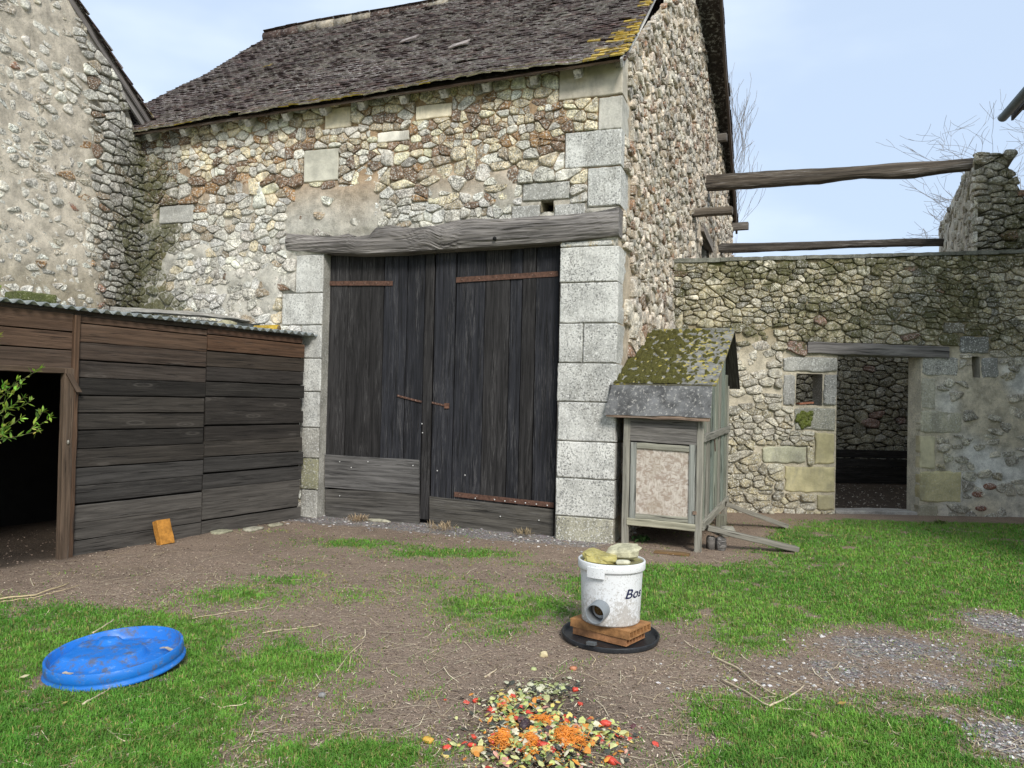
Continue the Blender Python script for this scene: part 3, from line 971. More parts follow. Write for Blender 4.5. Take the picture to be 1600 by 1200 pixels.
# double doors
D_ = Plane(B(0, 0, DJ), R(-19.48))
def duv(x, y): return D_.uv(x, y)
def leaf(name, xs, tops, bots):
    mb = MB()
    for i in range(len(xs) - 1):
        (ua, _), (ub, _) = duv(xs[i], 600), duv(xs[i + 1], 600)
        um = (ua + ub) / 2
        g = rnd.uniform(.003, .008)
        vb = bots(um); vt = tops
        k = rnd.uniform(.75, 1.3)
        q = rnd.random()
        c = (.017 * k, .0175 * k, .021 * k) if q < .6 else (.024 * k, .0225 * k, .0225 * k)
        w = rnd.uniform(-.008, .008)
        lean = rnd.uniform(-.004, .004)
        mb.plank(D_(um + lean, vb, w), D_(um - lean, vt, w), D_.d * (ub - ua - 2 * g), D_.n * .03, c, 14, .0022, cham=.004)
    return mb
xl_ = [511, 541, 597, 633, 661, 676]
xr_ = [677, 710, 755, 794, 813, 835, 872]
mb = leaf('l', xl_, 3.185, lambda u: .06 if u > duv(657, 700)[0] else .5)
dl = mb.build('door_leaf', [DOORWOOD], barn)
mb = leaf('r', xr_, 3.185, lambda u: .30 + .02 * rnd.random())
dr = mb.build('door_leaf', [DOORWOOD], barn)
def dp(x, y, w=.0):
    u, v = duv(x, y)
    return D_(u, v, w)
def board(name, parent, quadpx, w, th, col, mat=DOORWOOD, seg=8):
    (tlx, tly), (trx, try_), (brx, bry), (blx, bly) = quadpx
    a = (dp(tlx, tly, w) + dp(blx, bly, w)) / 2; b2 = (dp(trx, try_, w) + dp(brx, bry, w)) / 2
    h_ = (dp(tlx, tly, w) - dp(blx, bly, w))
    mb = MB(); mb.plank(a, b2, h_, D_.n * th, col, seg, .002, cham=.004)
    return mb.build(name, [mat], parent)
kb = board('kick_board', dl, ((511, 710), (657, 721), (657, 769), (511, 761)), .035, .026, (.105, .10, .095))
board('bottom_board', dl, ((511, 764), (656, 771), (657, 818), (511, 812)), .022, .028, (.082, .076, .068))
board('bottom_board', dr, ((673, 775), (866, 795), (866, 842), (673, 818)), .022, .028, (.072, .066, .056))
def strap(parent, pts, wd, name='strap_hinge'):
    mb = MB()
    a, b2 = dp(*pts[0], .022), dp(*pts[1], .022)
    up = (b2 - a).cross(D_.n).normalized()
    mb.plank(a, b2, up * wd, D_.n * .008, (.105, .055, .038), 6, .001)
    o = mb.build(name, [IRON], parent)
    for i in range(6):
        mb = MB(); p = a.lerp(b2, .06 + i * .175)
        mb.tube([p, p + D_.n * .010], [.011, .006], 7, (.20, .13, .10))
        mb.build('rivet', [IRON], o)
    return o
strap(dl, ((513, 443), (615, 443)), .055)
strap(dr, ((714, 438), (873, 428)), .06)
s_ = strap(dr, ((711, 772), (866, 789)), .055)
strap(dl, ((622, 618), (660, 628)), .022, 'bolt')
strap(dr, ((676, 629), (702, 635)), .022, 'bolt')
mb = MB()
mb.plank(dp(696, 634, .025), dp(703, 634, .025), (0, 0, .06), D_.n * .02, (.14, .07, .045))
mb.build('bolt_plate', [IRON], dr)
def nails(parent, pts):
    for x, y in pts:
        mb = MB(); p = dp(x, y, .046)
        mb.tube([p, p + D_.n * .006], [.009, .006], 7, (.66, .65, .62))
        mb.build('nail', [GALV], parent)
nails(dl, ((534, 721), (578, 721), (552, 730), (648, 727), (534, 774), (662, 662), (663, 676)))
nails(dr, ((745, 778), (775, 780), (791, 782), (807, 783), (823, 785), (840, 787), (857, 789), (784, 806), (844, 812), (729, 742), (686, 735)))
mb = MB()
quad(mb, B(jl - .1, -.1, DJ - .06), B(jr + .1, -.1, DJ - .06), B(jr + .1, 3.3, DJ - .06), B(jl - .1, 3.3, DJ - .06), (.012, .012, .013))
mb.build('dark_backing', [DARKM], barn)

# ================================================================== HOUSE ON THE LEFT
house = thing('stone_house', 'old house at left with pale stones half buried in grey mortar', 'house', HOUSE(1.5, 0))
Hs = HOUSE
HR = .835
hk = math.hypot(HR, 1)
hpl = [(-HR / hk, 1 / hk, 5.06 / hk), (-1.8 / 2.06, 1 / 2.06, 4.60 / 2.06)]
def rough(u, v): return sstep(.95, .55, u + .22 * n2(v * 1.6, 1, 6) - .12 * (v - 3.8))
def house_col(u, v, R_):
    r_ = rough(u, v)
    if r_ > .5:
        c = pick(R_, [(1, GREY), (.8, DGREY), (.7, PALE), (.3, RUST), (.3, TAN)])
    else:
        c = pick(R_, [(1.0, (.74, .69, .59)), (1.0, PALE), (.5, GREY), (.05, (.36, .18, .11)), (.05, ORANGE), (.4, (.56, .49, .38))])
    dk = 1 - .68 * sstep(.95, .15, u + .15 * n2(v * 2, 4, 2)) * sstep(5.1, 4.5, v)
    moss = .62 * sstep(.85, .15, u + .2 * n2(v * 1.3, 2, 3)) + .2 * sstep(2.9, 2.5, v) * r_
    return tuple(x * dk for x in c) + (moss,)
mb = MB()
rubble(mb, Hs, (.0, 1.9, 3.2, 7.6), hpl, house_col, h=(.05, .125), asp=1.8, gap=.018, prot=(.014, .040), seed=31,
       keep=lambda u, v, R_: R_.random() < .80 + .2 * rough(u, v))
def house_mw(u, v):
    r_ = rough(u, v)
    return -.015 * r_ + (1 - r_) * (.024 + .018 * n2(u * 6, v * 6, 3) + .012 * n2(u * 17, v * 17, 5)) + .008 * n2(u * 8, v * 8, 7) * r_
def house_mc(u, v):
    r_ = rough(u, v)
    a = (.60, .53, .43); b = (.25, .22, .17)
    lo = sstep(3.2, 2.5, v) * (1 - r_)
    a = (a[0] * (1 - lo) + .40 * lo, a[1] * (1 - lo) + .345 * lo, a[2] * (1 - lo) + .25 * lo)
    return tuple(a[i] * (1 - r_) + b[i] * r_ for i in range(3)) + (.5 * sstep(.7, .15, u),)
mortar(mb, Hs, (-.1, 0, 6.5, 9.5), .05, house_mw, house_mc, hpl)
mb.build('gable_wall', [STONE, MORTAR], house)
mb = MB()
q = Hs.n * -5
mb = MB()
quad(mb, Hs(-.1, 0), Hs(-.1, 0) + q, Hs(-.1, 5) + q, Hs(-.1, 5), (.42, .38, .31))
mb.build('outer_wall', [MORTAR], house)
mb = MB()
quad(mb, Hs(6.5, 0), Hs(6.5, 0) + q, Hs(6.5, 9) + q, Hs(6.5, 9), (.42, .38, .31))
mb.build('outer_wall', [MORTAR], house)
a0 = Hs(-.12, 5.06 - .12 * HR + .10, .07)
S3 = (Hs.d + Vector((0, 0, HR))).normalized(); E3 = -Hs.n
N3 = E3.cross(S3)
if N3.z < 0: N3 = -N3
mb = MB()
tile_roof(mb, a0 + E3 * 4 if False else a0, E3, S3, 1.3, 72, N3, tilecol(), exp=.115, tw=.17, sag=.012, seed=9)
quad(mb, a0 + E3 * .02 - N3 * .01, a0 + E3 * 5 - N3 * .01, a0 + E3 * 5 + S3 * 8.2 - N3 * .01, a0 + E3 * .02 + S3 * 8.2 - N3 * .01, (.06, .045, .04))
mb.build('roof', [TILE], house)
for off, dn, col in ((.0, .085, (.27, .25, .235)), (.035, .02, (.20, .18, .17))):
    mb = MB()
    p = a0 + E3 * (.09 - off) - N3 * dn
    mb.plank(p, p + S3 * 8.2, N3 * .12, E3 * .03, col, 14, .004)
    mb.build('bargeboard', [OLDWOOD], house)
# ================================================================== YARD WALL WITH THE DOORWAY
Y = YARD
yard = thing('boundary_wall', 'mossy rubble wall with an open doorway and small square window', 'wall', Y(1.0, 0))
YT = .32                                              # wall thickness
ytop = lambda u: 3.465 + .056 * u
ypl = [(-.056 / 1.00157, 1 / 1.00157, 3.44 / 1.00157)]
dh = (Y.uv(1307, 650)[0], -.2, Y.uv(1439, 600)[0], Y.uv(1370, 556)[1])
wh = Y.rect(1244, 584, 1285, 633)
yl = Y.rect(1260, 538, 1480, 556)
nich = Y.rect(1518, 557, 1531, 590)
YEL = (.52, .465, .27); YPAL = (.58, .53, .36); YGR = (.46, .45, .32); YST = (.42, .41, .37)
yb = []
for px, c, l in (((1222, 557, 1309, 582), YST, -.1), ((1286, 584, 1308, 634), (.36, .355, .33), -.1), ((1222, 584, 1243, 634), (.36, .35, .32), -.2),
                 ((1240, 636, 1306, 673), (.34, .33, .27), -.2), ((1225, 728, 1305, 770), YEL, -.5), ((1272, 675, 1304, 726), YEL, -.6), ((1190, 696, 1260, 724), YGR, -.4),
                 ((1440, 557, 1498, 588), (.44, .43, .38), 0), ((1438, 590, 1462, 640), (.50, .47, .37), -.3), ((1437, 641, 1503, 678), (.52, .49, .37), -.3),
                 ((1436, 680, 1462, 733), YPAL, -.6), ((1435, 735, 1502, 786), YEL, -.4), ((1498, 525, 1546, 553), (.20, .20, .18), 0), ((1473, 503, 1508, 522), (.22, .2, .15), -.2),
                 ((1433, 788, 1466, 812), (.36, .33, .24), -.4), ((1532, 558, 1560, 592), (.3, .3, .28), 0), ((1275, 772, 1304, 798), (.40, .36, .22), -.5)):
    yb.append((Y.rect(*px), c, l))
yav = [b[0] for b in yb] + [dh, wh, yl, nich]
def yard_col(u, v, R_):
    up = sstep(2.0, 2.6, v + .35 * n2(u * .8, v, 4))
    rt = sstep(2.7, 3.3, u + .3 * n2(v, u, 3))
    lo = sstep(1.2, .8, v) * (1 - rt)
    if up > .5:
        c = pick(R_, [(1.0, (.50, .435, .275)), (.7, (.33, .29, .185)), (.7, (.60, .53, .36)), (.5, (.72, .66, .51)), (.05, (.36, .21, .16)), (.5, (.19, .175, .13))])
        moss = .54 + .34 * n2(u * 1.1, v * 1.7, 7)
        if v > ytop(u) - .25: moss += .12
    elif lo > .5:
        c = pick(R_, [(1, (.53, .465, .30)), (.7, (.46, .40, .26)), (.5, (.56, .52, .40)), (.4, (.38, .34, .24))]); moss = .10
    else:
        c = pick(R_, [(1, (.58, .53, .42)), (.8, (.47, .43, .34)), (.5, (.68, .62, .50)), (.2, (.46, .40, .27))]); moss = .16
    return c + (moss,)
def yard_keep(u, v, R_):
    rt = sstep(2.75, 3.2, u + .25 * n2(v, u, 3)) * sstep(2.4, 1.9, v)
    lf = sstep(.9, .4, u) * sstep(1.2, 1.5, v) * sstep(2.7, 2.3, v)
    return R_.random() < 1 - .62 * rt - .45 * lf
mb = MB()
rubble(mb, Y, (-1.1, -.1, 6.2, 3.9), ypl, yard_col, h=(.055, .125), asp=2.0, gap=.010, prot=(.018, .05), rects=yav, keep=yard_keep, seed=41)
def yard_mw(u, v):
    rt = sstep(2.75, 3.2, u + .25 * n2(v, u, 3)) * sstep(2.4, 1.9, v)
    lf = sstep(.9, .4, u) * sstep(1.2, 1.5, v) * sstep(2.7, 2.3, v)
    return -.004 + .020 * max(rt, lf * .8) + .014 * n2(u * 5, v * 5, 1) + .007 * n2(u * 17, v * 17, 4)
def yard_mc(u, v):
    up = sstep(2.0, 2.6, v + .35 * n2(u * .8, v, 4))
    rt = sstep(2.75, 3.3, u + .25 * n2(v, u, 3)) * sstep(2.4, 1.9, v)
    wh_ = rt * sstep(-.2, .25, n2(u * 1.3, v * 1.1, 21))
    a = (.56, .50, .385); b = (.33, .27, .165); w_ = (.74, .725, .68)
    c = [a[i] * (1 - up) + b[i] * up for i in range(3)]
    c = [c[i] * (1 - wh_) + w_[i] * wh_ for i in range(3)]
    return tuple(c) + ((.36 + (.1 if v > ytop(u) - .2 else 0)) * up + .12 * (1 - wh_),)
mortar(mb, Y, (-1.1, -.1, 6.2, 3.83), .05, yard_mw, yard_mc, ypl, [dh, wh, nich])
mortar(mb, lambda u, v, w: Y(u, v, w - YT), (-1.1, -.1, 6.2, 3.83), .2, lambda u, v: 0, lambda u, v: (.2, .18, .13, .4), ypl, [dh, wh])
for r, c, l in yb: ashlar(mb, Y, r, rnd.uniform(.016, .03), -.10, c, 2, lich=l, jit=.018, bev=.02)
for hh, cl in ((dh, (.66, .62, .50, -.3)), (wh, (.30, .29, .25, -.2))):
    for ua in (hh[0], hh[2]): quad(mb, Y(ua, hh[1], .0), Y(ua, hh[1], -YT), Y(ua, hh[3], -YT), Y(ua, hh[3], .0), cl, 2, 1, 6)
    for va in (hh[1], hh[3]): quad(mb, Y(hh[0], va, .0), Y(hh[2], va, .0), Y(hh[2], va, -YT), Y(hh[0], va, -YT), (.2, .19, .16, 0), 1)
h_ = nich
for ua in (h_[0], h_[2]): quad(mb, Y(ua, h_[1], .0), Y(ua, h_[1], -.14), Y(ua, h_[3], -.14), Y(ua, h_[3], .0), (.44, .40, .32, -.5), 2)
for va in (h_[1], h_[3]): quad(mb, Y(h_[0], va, .0), Y(h_[2], va, .0), Y(h_[2], va, -.14), Y(h_[0], va, -.14), (.3, .28, .22, 0), 1)
quad(mb, Y(h_[0], h_[1], -.14), Y(h_[2], h_[1], -.14), Y(h_[2], h_[3], -.14), Y(h_[0], h_[3], -.14), (.33, .29, .21, 0), 1)
# flat bricks set in the render to the right of the doorway
for px, py, a in ((1545, 760, .09), (1527, 772, .085), (1532, 794, .075)):
    u, v = Y.uv(px, py)
    ol = [(u + a * math.cos(t) * 1.1, v + a * .52 * math.sin(t)) for t in np.linspace(0, 2 * PI, 14)[:-1]]
    lump(mb, Y, ol, -.02, [(1, .022), (.88, .034), (.5, .037)], (.27, .115, .07, 0), 0, jit=.002, mid=.037)
yw = mb.build('stone_wall', [STONE, MORTAR, ASHLAR], yard)
mb = MB()
quad(mb, Y(-1.1, ytop(-1.1) - .03, .0), Y(6.2, ytop(6.2) - .03, .0), Y(6.2, ytop(6.2) - .03, -YT), Y(-1.1, ytop(-1.1) - .03, -YT), (.2, .2, .17, .3), 0)
pts = [-1.1 + .3 * i for i in range(25)]
for i in range(len(pts) - 1):
    a, b_ = pts[i], pts[i + 1]
    mb.plank(Y(a, ytop(a) + .003 * (i % 2), -.14), Y(b_, ytop(b_) + .003 * (i % 2), -.14), Y.n * (.36 + rnd.uniform(-.02, .02)), (0, 0, .05 + rnd.uniform(-.008, .008)), (.20, .20, .165, .25), 3, .006)
mb.build('coping', [MORTAR], yard)
mb = MB()
u0_, v0_, u1_, v1_ = yl
mb.plank(Y(u0_, (v0_ + v1_) / 2 + .012, -.03), Y(u1_, (v0_ + v1_) / 2 - .012, -.03), (0, 0, v1_ - v0_), Y.n * .16, (.19, .175, .165), 12, .005, cham=.01)
mb.build('lintel', [OLDWOOD], yard)
mb = MB()
mb.plank(Y(dh[0] + .02, .0, -.16), Y(dh[2] - .02, .0, -.16), Y.n * .30, (0, 0, .09), (.36, .34, .31), 8, .008, cham=.015)
mb.build('door_sill', [MORTAR], yard)
mb = MB()                                             # moss cushion on the window sill block
su, sv = Y.uv(1254, 655)
for i in range(26):
    mb.rock(Y(su + rnd.gauss(0, .05), sv + rnd.gauss(.02, .07), .02), (.035, .022, .04), 0, (.10, .12, .02), i, n=7)
mb.build('moss_cushion', [ROCKM], yard)
mb = MB()
su, sv = Y.uv(1262, 631)
mb.plank(Y(su - .10, wh[1] + .015, -.10), Y(su + .10, wh[1] + .035, -.10), Y.n * .14, (0, 0, .022), (.36, .15, .09), 3, .002)
t_ = mb.build('roof_tile', [BRICKM], None, Y(su, wh[1], -.1))
tag(t_, 'broken orange clay tile lying on the sill of the small square window', 'tile')

# rear wall of the roofless room, seen through the doorway
RWP = Plane(Y(0, 0, -4.3), R(2.1))
rear = thing('rear_wall', 'dark mossy rubble wall seen through the open doorway', 'wall', RWP(3.4, 0))
mb = MB()
rubble(mb, RWP, (.2, .3, 5.6, 3.1), [], lambda u, v, R_: pick(R_, [(1, (.27, .25, .165)), (.6, (.36, .33, .22)), (.25, (.48, .46, .36)), (.08, (.30, .18, .14))]) + (.34 - .25 * sstep(1.5, .8, v),),
       h=(.07, .15), asp=2.1, gap=.012, prot=(.03, .07), seed=51)
mortar(mb, RWP, (.0, -.2, 6.0, 3.1), .12, lambda u, v: -.01 + .01 * n2(u * 6, v * 6), lambda u, v: (.07, .06, .045, .3))
mb.build('stone_wall', [STONE, MORTAR], rear)
mb = MB()
for i in range(4):
    mb.plank(RWP(1.5, .09 + i * .16, .30), RWP(5.2, .09 + i * .16 + rnd.uniform(-.01, .01), .30), (0, 0, .152), Y.n * .03, (.022, .020, .018), 8, .004)
bd = mb.build('plank_partition', [DOORWOOD], None, RWP(3.4, 0, .3))
tag(bd, 'low black plank partition at the foot of the rear wall inside the doorway', 'partition')
mb = MB()
p = gnd(1368, 769)
mb.plank(Y(1.75, .03, -1.6), Y(2.02, .035, -1.62), (.0, .05, 0), (0, 0, .015), (.5, .45, .36), 1)
tag(mb.build('wood_batten', [GREYWOOD], None, Y(1.8, 0, -1.6)), 'short pale batten lying on the dark floor inside the doorway', 'batten')

# ruined side wall that carries the two beams
us = Y.uv(1532, 330)[0]
SW = Plane(Y(us, 0, -.12), R(-19.48 + 85.6)); SW.n = Vector((-SW.d.y, SW.d.x, 0))
stub = thing('ruined_wall', 'high broken end of a mossy ruined wall holding the two beams', 'wall', Y(us + .4, 0, -.3))
mb = MB()
spl = [(.03, 1, 5.1)]
rubble(mb, SW, (-.04, 3.2, 4.7, 5.2), spl, lambda u, v, R_: pick(R_, [(1, (.56, .52, .40)), (.6, (.44, .40, .30)), (.4, (.64, .60, .50))]) + (.22 * sstep(1.2, 0, u),), h=(.09, .17), asp=1.4, gap=.02, prot=(.015, .05), seed=61, it=1,
       keep=lambda u, v, R_: R_.random() < (.95 if u < .9 or v > 4.75 else .4))
mortar(mb, SW, (0, -.1, 4.7, 5.06), .12, lambda u, v: .008 + .015 * n2(u * 4, v * 4, 2) + .012 * sstep(.7, 1.4, u), lambda u, v: (.58, .535, .43, .15 * sstep(1.0, .2, u)))  # pale plaster, its colour raised further to stand in for sky light
EN = Plane(Y(us, 0, -.12), R(2.1))
ue = Y.uv(1577, 245)[0] - us
epl = [(0, 1, 5.1)]
k = math.hypot(1.75, 1); epl.append((1.75 / k, 1 / k, (5.1 + 1.75 * (ue - .03)) / k))
rubble(mb, EN, (-.02, 3.4, 1.6, 5.15), epl, lambda u, v, R_: pick(R_, [(1, (.46, .41, .30)), (.7, (.32, .285, .2)), (.4, (.60, .56, .46)), (.08, (.36, .2, .13))]) + (.36 + .32 * sstep(.25, .6, u + .2 * n2(v * 3, u)),),
       h=(.06, .13), asp=2.2, gap=.014, prot=(.03, .12), seed=62)
mortar(mb, EN, (0, 3.2, 1.6, 5.08), .08, lambda u, v: -.02 + .02 * n2(u * 5, v * 5), lambda u, v: (.13, .115, .075, .4), epl)
# broken top and far end
quad(mb, SW(0, 5.05), SW(4.7, 4.93), SW(4.7, 4.93, -.5), SW(0, 5.05, -.5), (.25, .23, .17, .4), 1)
quad(mb, SW(4.7, -.1), SW(4.7, 4.93), SW(4.7, 4.93, -.5), SW(4.7, -.1, -.5), (.25, .23, .17, .3), 1)
for i in range(30):
    t_ = rnd.uniform(-.05, 4.6); w_ = rnd.uniform(-.42, .0)
    mb.rock(SW(t_, 5.05 - .03 * t_ + rnd.uniform(-.03, .05), w_), (rnd.uniform(.06, .13), rnd.uniform(.05, .1), rnd.uniform(.03, .07)), rnd.uniform(0, 6), pick(rnd, [(1, (.3, .27, .2)), (1, (.2, .18, .13))]) + (.3,), i, n=9)
mb.build('stone_wall', [STONE, MORTAR], stub)

# the two old beams
def hewn(name, a, b_, secs, dep, col, label, seedv, n=70):
    mb = MB()
    V = []; F = []; Gc = []
    m = 20
    a = Vector(a); b_ = Vector(b_)
    d = (b_ - a).normalized(); sd_ = d.cross(Vector((0, 0, 1))).normalized(); up_ = sd_.cross(d)
    Ln = (b_ - a).length
    ts = [s_[0] for s_ in secs]
    for i in range(n + 1):
        t = i / n
        tp = np.interp(t, ts, [s_[1] for s_ in secs]); bt = np.interp(t, ts, [s_[2] for s_ in secs])
        c = a.lerp(b_, t)
        for j in range(m):
            g = 2 * PI * j / m
            x = math.copysign(abs(math.cos(g)) ** .55, math.cos(g)); z = math.copysign(abs(math.sin(g)) ** .55, math.sin(g))
            zz = tp * (z + 1) / 2 + bt * (1 - z) / 2
            ro = 1 + .10 * n2(t * Ln * 1.2, g * 1.5, seedv) + .06 * n2(t * Ln * 5, j * 1.1, seedv + 3)
            V.append(c + sd_ * (x * dep / 2 * ro) + up_ * (zz * ro))
            Gc.append((t * Ln + seedv * 9, x * dep / 2, zz))
    for i in range(n):
        for j in range(m):
            p_ = i * m + j; q_ = i * m + (j + 1) % m
            F.append((p_, q_, q_ + m, p_ + m))
    F.append(tuple(range(m - 1, -1, -1))); F.append(tuple(n * m + j for j in range(m)))
    mb.add(V, F, col, Gc, 0, False)
    o = mb.build(name, [OLDWOOD], None, a)
    return tag(o, label, 'beam', 'old roof beams spanning the gap')
def gp(px, py, w=0.0):
    u, v = G.uv(px, py); return G(u, v, w)
bl = gp(1101, 286, -.12)
br = SW(.30, 5.02, -.06)
hewn('timber_beam', bl, br, [(0, .125, -.125), (.35, .11, -.135), (.47, .095, -.135), (.56, .085, -.10), (.62, .085, -.085), (.72, .09, -.12), (.8, .09, -.135), (.88, .08, -.10), (1, .08, -.08)], .2, (.105, .085, .066),
     'thick upper old beam running from barn gable up to the ruined wall top', 1)
bl2 = gp(1121, 387, -.15)
u2, v2 = SW.uv(1476, 379)
br2 = SW(min(u2, 4.5), v2, -.1)
hewn('timber_beam', bl2, br2, [(0, .085, -.085), (.2, .07, -.10), (.55, .075, -.06), (.8, .085, -.06), (1, .07, -.07)], .16, (.065, .055, .045),
     'thin lower old beam just above the mossy wall top', 2)
mb = MB()
p = gp(1079, 333, -.1); 
mb.plank(p, p + G.n * .72 + Vector((0, 0, -.01)), (0, 0, .10), G.d * .16, (.16, .13, .10), 5, .006)
mb.build('beam_stub', [OLDWOOD], barn)

# neighbouring house at the far right: eave, gutter, a strip of wall
rh = Vector((7.62, 12.0, 0))
rdir = Vector((-math.sin(R(17.5)), -math.cos(R(17.5)), 0)) * 1.0
rdir = Vector((-.30, -.954, 0))
nb = thing('rendered_house', 'white rendered house edge with dark green gutter beyond the ruined wall', 'house', rh + Vector((1, -1, 0)))
zg = 6.02
sideR = Vector((-rdir.y, rdir.x, 0))
if sideR.x < 0: sideR = -sideR
mb = MB()
n_ = 14; V = []; F = []
for k in range(2):
    for (ro) in (.075, .068):
        for j in range(n_ + 1):
            a_ = PI + PI * j / n_
            V.append(rh + rdir * (k * 7.0) + Vector((0, 0, zg)) + sideR * (math.cos(a_) * ro) + Vector((0, 0, math.sin(a_) * ro + .06)))
m_ = n_ + 1
for j in range(n_):
    F += [(j, j + 1, 2 * m_ + j + 1, 2 * m_ + j), (m_ + j, m_ + j + 1, 3 * m_ + j + 1, 3 * m_ + j), (j, j + 1, m_ + j + 1, m_ + j)]
F.append(tuple(m_ + j for j in range(n_ + 1)))
mb.add(V, F, (.07, .10, .10, 0), None, 0, False)
mb.build('gutter', [GALV], nb)
mb = MB()
p = rh + sideR * .07 + Vector((0, 0, zg + .10))
quad(mb, p + rdir * .0, p + rdir * 7, p + rdir * 7 + sideR * 2.5 + Vector((0, 0, 1.9)), p + sideR * 2.5 + Vector((0, 0, 1.9)), (.10, .08, .07))
mb.plank(p + sideR * .2 + Vector((0, 0, .06)), p + sideR * .2 + rdir * 7 + Vector((0, 0, .06)), sideR * .5, (0, 0, .03), (.07, .055, .045), 6, .003)
mb.plank(p + sideR * .06 - Vector((0, 0, .03)), p + sideR * .06 + rdir * 7 - Vector((0, 0, .03)), sideR * .03, (0, 0, .15), (.09, .08, .075), 2, .002)
mb.build('roof', [OLDWOOD], nb)
mb = MB()
p = rh + sideR * .42 + rdir * .25
q = Vector((0, 0, zg + .35))
quad(mb, p, p + rdir * 6.7, p + rdir * 6.7 + q, p + q, (.66, .65, .62))
quad(mb, p, p + sideR * 4, p + sideR * 4 + q, p + q, (.66, .65, .62))
mb.build('wall', [RENDERM], nb)

# bare winter trees behind
def bare_tree(base, hgt, spread, label, seed, lean=(0, 0), r0=.09, levels=5, up=.35):
    R_ = random.Random(seed)
    t = thing('bare_tree', label, 'tree', base, 'leafless trees behind the walls')
    tr = MB(); cr = MB()
    base = Vector(base)
    def grow(p, d, ln, r, lv):
        pts = [p]; rs = [r]
        n = 4
        for i in range(n):
            d = (d + Vector((R_.gauss(0, .13), R_.gauss(0, .13), R_.gauss(up * .12, .08)))).normalized()
            pts.append(pts[-1] + d * ln / n); rs.append(max(.004, r * (1 - .5 * (i + 1) / n)))
        (tr if lv == 0 else cr).tube(pts, rs, 6 if lv < 2 else 4, (.22, .20, .18) if lv else (.20, .18, .15))
        if lv >= levels: return
        nb_ = 3 if lv < 2 else R_.choice((2, 3, 3))
        for k in range(nb_ + (2 if lv == 1 else 0)):
            i = R_.choice((2, 3, 4)) if lv else R_.choice((3, 4))
            dd = (d + Vector((R_.gauss(0, spread), R_.gauss(0, spread), R_.gauss(up, .3)))).normalized()
            grow(pts[i], dd, ln * R_.uniform(.58, .82), rs[i] * .72, lv + 1)
    grow(base, Vector((lean[0], lean[1], 1)).normalized(), hgt * .36, r0, 0)
    tr.build('trunk', [BARK], t); cr.build('crown', [BARK], t)
bare_tree((6.1, 20.5, 0), 10.2, .36, 'leafless tree with thin upright twigs just behind the barn gable', 5, (0.0, 0), .06, 5, .60)
bare_tree((13.0, 17.2, 0), 10.8, .62, 'leafless tree with spreading twigs beside the white rendered house', 8, (-.08, 0), .11, 6, .12)

# ================================================================== THE WOODEN SHED
SH = Plane((-3.884, 6.793), R(60.52))
shed = thing('wooden_shed', 'low weathered board shed with corrugated roof and open dark doorway', 'shed', SH(1.2, 0))
ST = 2.195
rows = [499, 522, 548, 573, 597, 621, 645, 668, 693, 719, 744, 769, 794, 817, 848, 875]
vs_ = [SH.uv(300, y)[1] for y in rows]
vs_[0] = 2.14; vs_[-2] = .13; vs_[-1] = -.04
vs_[-3] = SH.uv(300, 790)[1]
def wcol(i, side):
    top = [(.092, .057, .038), (.112, .070, .046), (.07, .05, .038), (.045, .036, .030)]
    if i < 4:
        c = top[i] if side == 0 else [(.085, .048, .031), (.12, .067, .04), (.062, .048, .037), (.04, .034, .03)][i]
    elif i < 9: c = rnd.choice([(.027, .024, .021), (.036, .031, .027), (.045, .039, .033)])
    elif i < 11: c = (.045, .042, .039)
    else: c = (.088, .080, .071)
    k = rnd.uniform(.82, 1.2)
    return tuple(x * k for x in c)
for side, (ua, ub) in enumerate(((.035, 1.385), (1.40, 2.80))):
    mb = MB()
    for i in range(len(vs_) - 1):
        hi_, lo_ = vs_[i], vs_[i + 1]
        off = rnd.uniform(-.006, .006) + (.012 if side else 0)
        ux = ub + (rnd.uniform(-.05, .02) if side else rnd.uniform(-.01, .004))
        if i == 13: lo_ -= .0
        mb.plank(SH(ua + rnd.uniform(-.004, .004), (hi_ + lo_) / 2 + off + .004, rnd.uniform(-.003, .004)), SH(ux, (hi_ + lo_) / 2 + off - .002, rnd.uniform(-.003, .004)), (0, 0, hi_ - lo_ - .010), SH.n * .022, wcol(i, side), 10, .0018, cham=.003)
    mb.build('board_panel', [SHEDWOOD], shed)
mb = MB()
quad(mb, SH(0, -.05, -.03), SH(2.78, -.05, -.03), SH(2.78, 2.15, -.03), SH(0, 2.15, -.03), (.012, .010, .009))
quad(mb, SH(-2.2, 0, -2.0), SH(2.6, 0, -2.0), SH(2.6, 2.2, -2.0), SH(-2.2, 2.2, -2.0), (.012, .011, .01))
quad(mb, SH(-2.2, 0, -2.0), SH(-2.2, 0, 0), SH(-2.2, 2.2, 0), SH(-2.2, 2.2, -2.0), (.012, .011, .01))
mb.build('dark_sheets', [DARKM], shed)  # near-black sheets put the interior's shade into colour; end sheet added to block light
mb = MB()
mb.plank(SH(-.055, -.03, .015), SH(-.055, 1.66, .015), SH.d * .085, SH.n * .07, (.115, .080, .055), 8, .003, cham=.006)
mb.build('door_post', [SHEDWOOD], shed)
mb = MB()
mb.plank(SH(.005, -.03, .02), SH(.005, 2.14, .02), SH.d * .05, SH.n * .05, (.105, .062, .038), 10, .003, cham=.005)
mb.build('corner_batten', [SHEDWOOD], shed)
mb = MB()
for i, (a, b_) in enumerate(((2.15, 1.99), (1.985, 1.83), (1.825, 1.665))):
    mb.plank(SH(-2.2, (a + b_) / 2 + .006, 0), SH(-.025, (a + b_) / 2, 0), (0, 0, a - b_ - .006), SH.n * .022, [(.108, .066, .043), (.104, .064, .042), (.085, .058, .042)][i], 10, .002, cham=.003)
mb.build('header_boards', [SHEDWOOD], shed)
mb = MB()
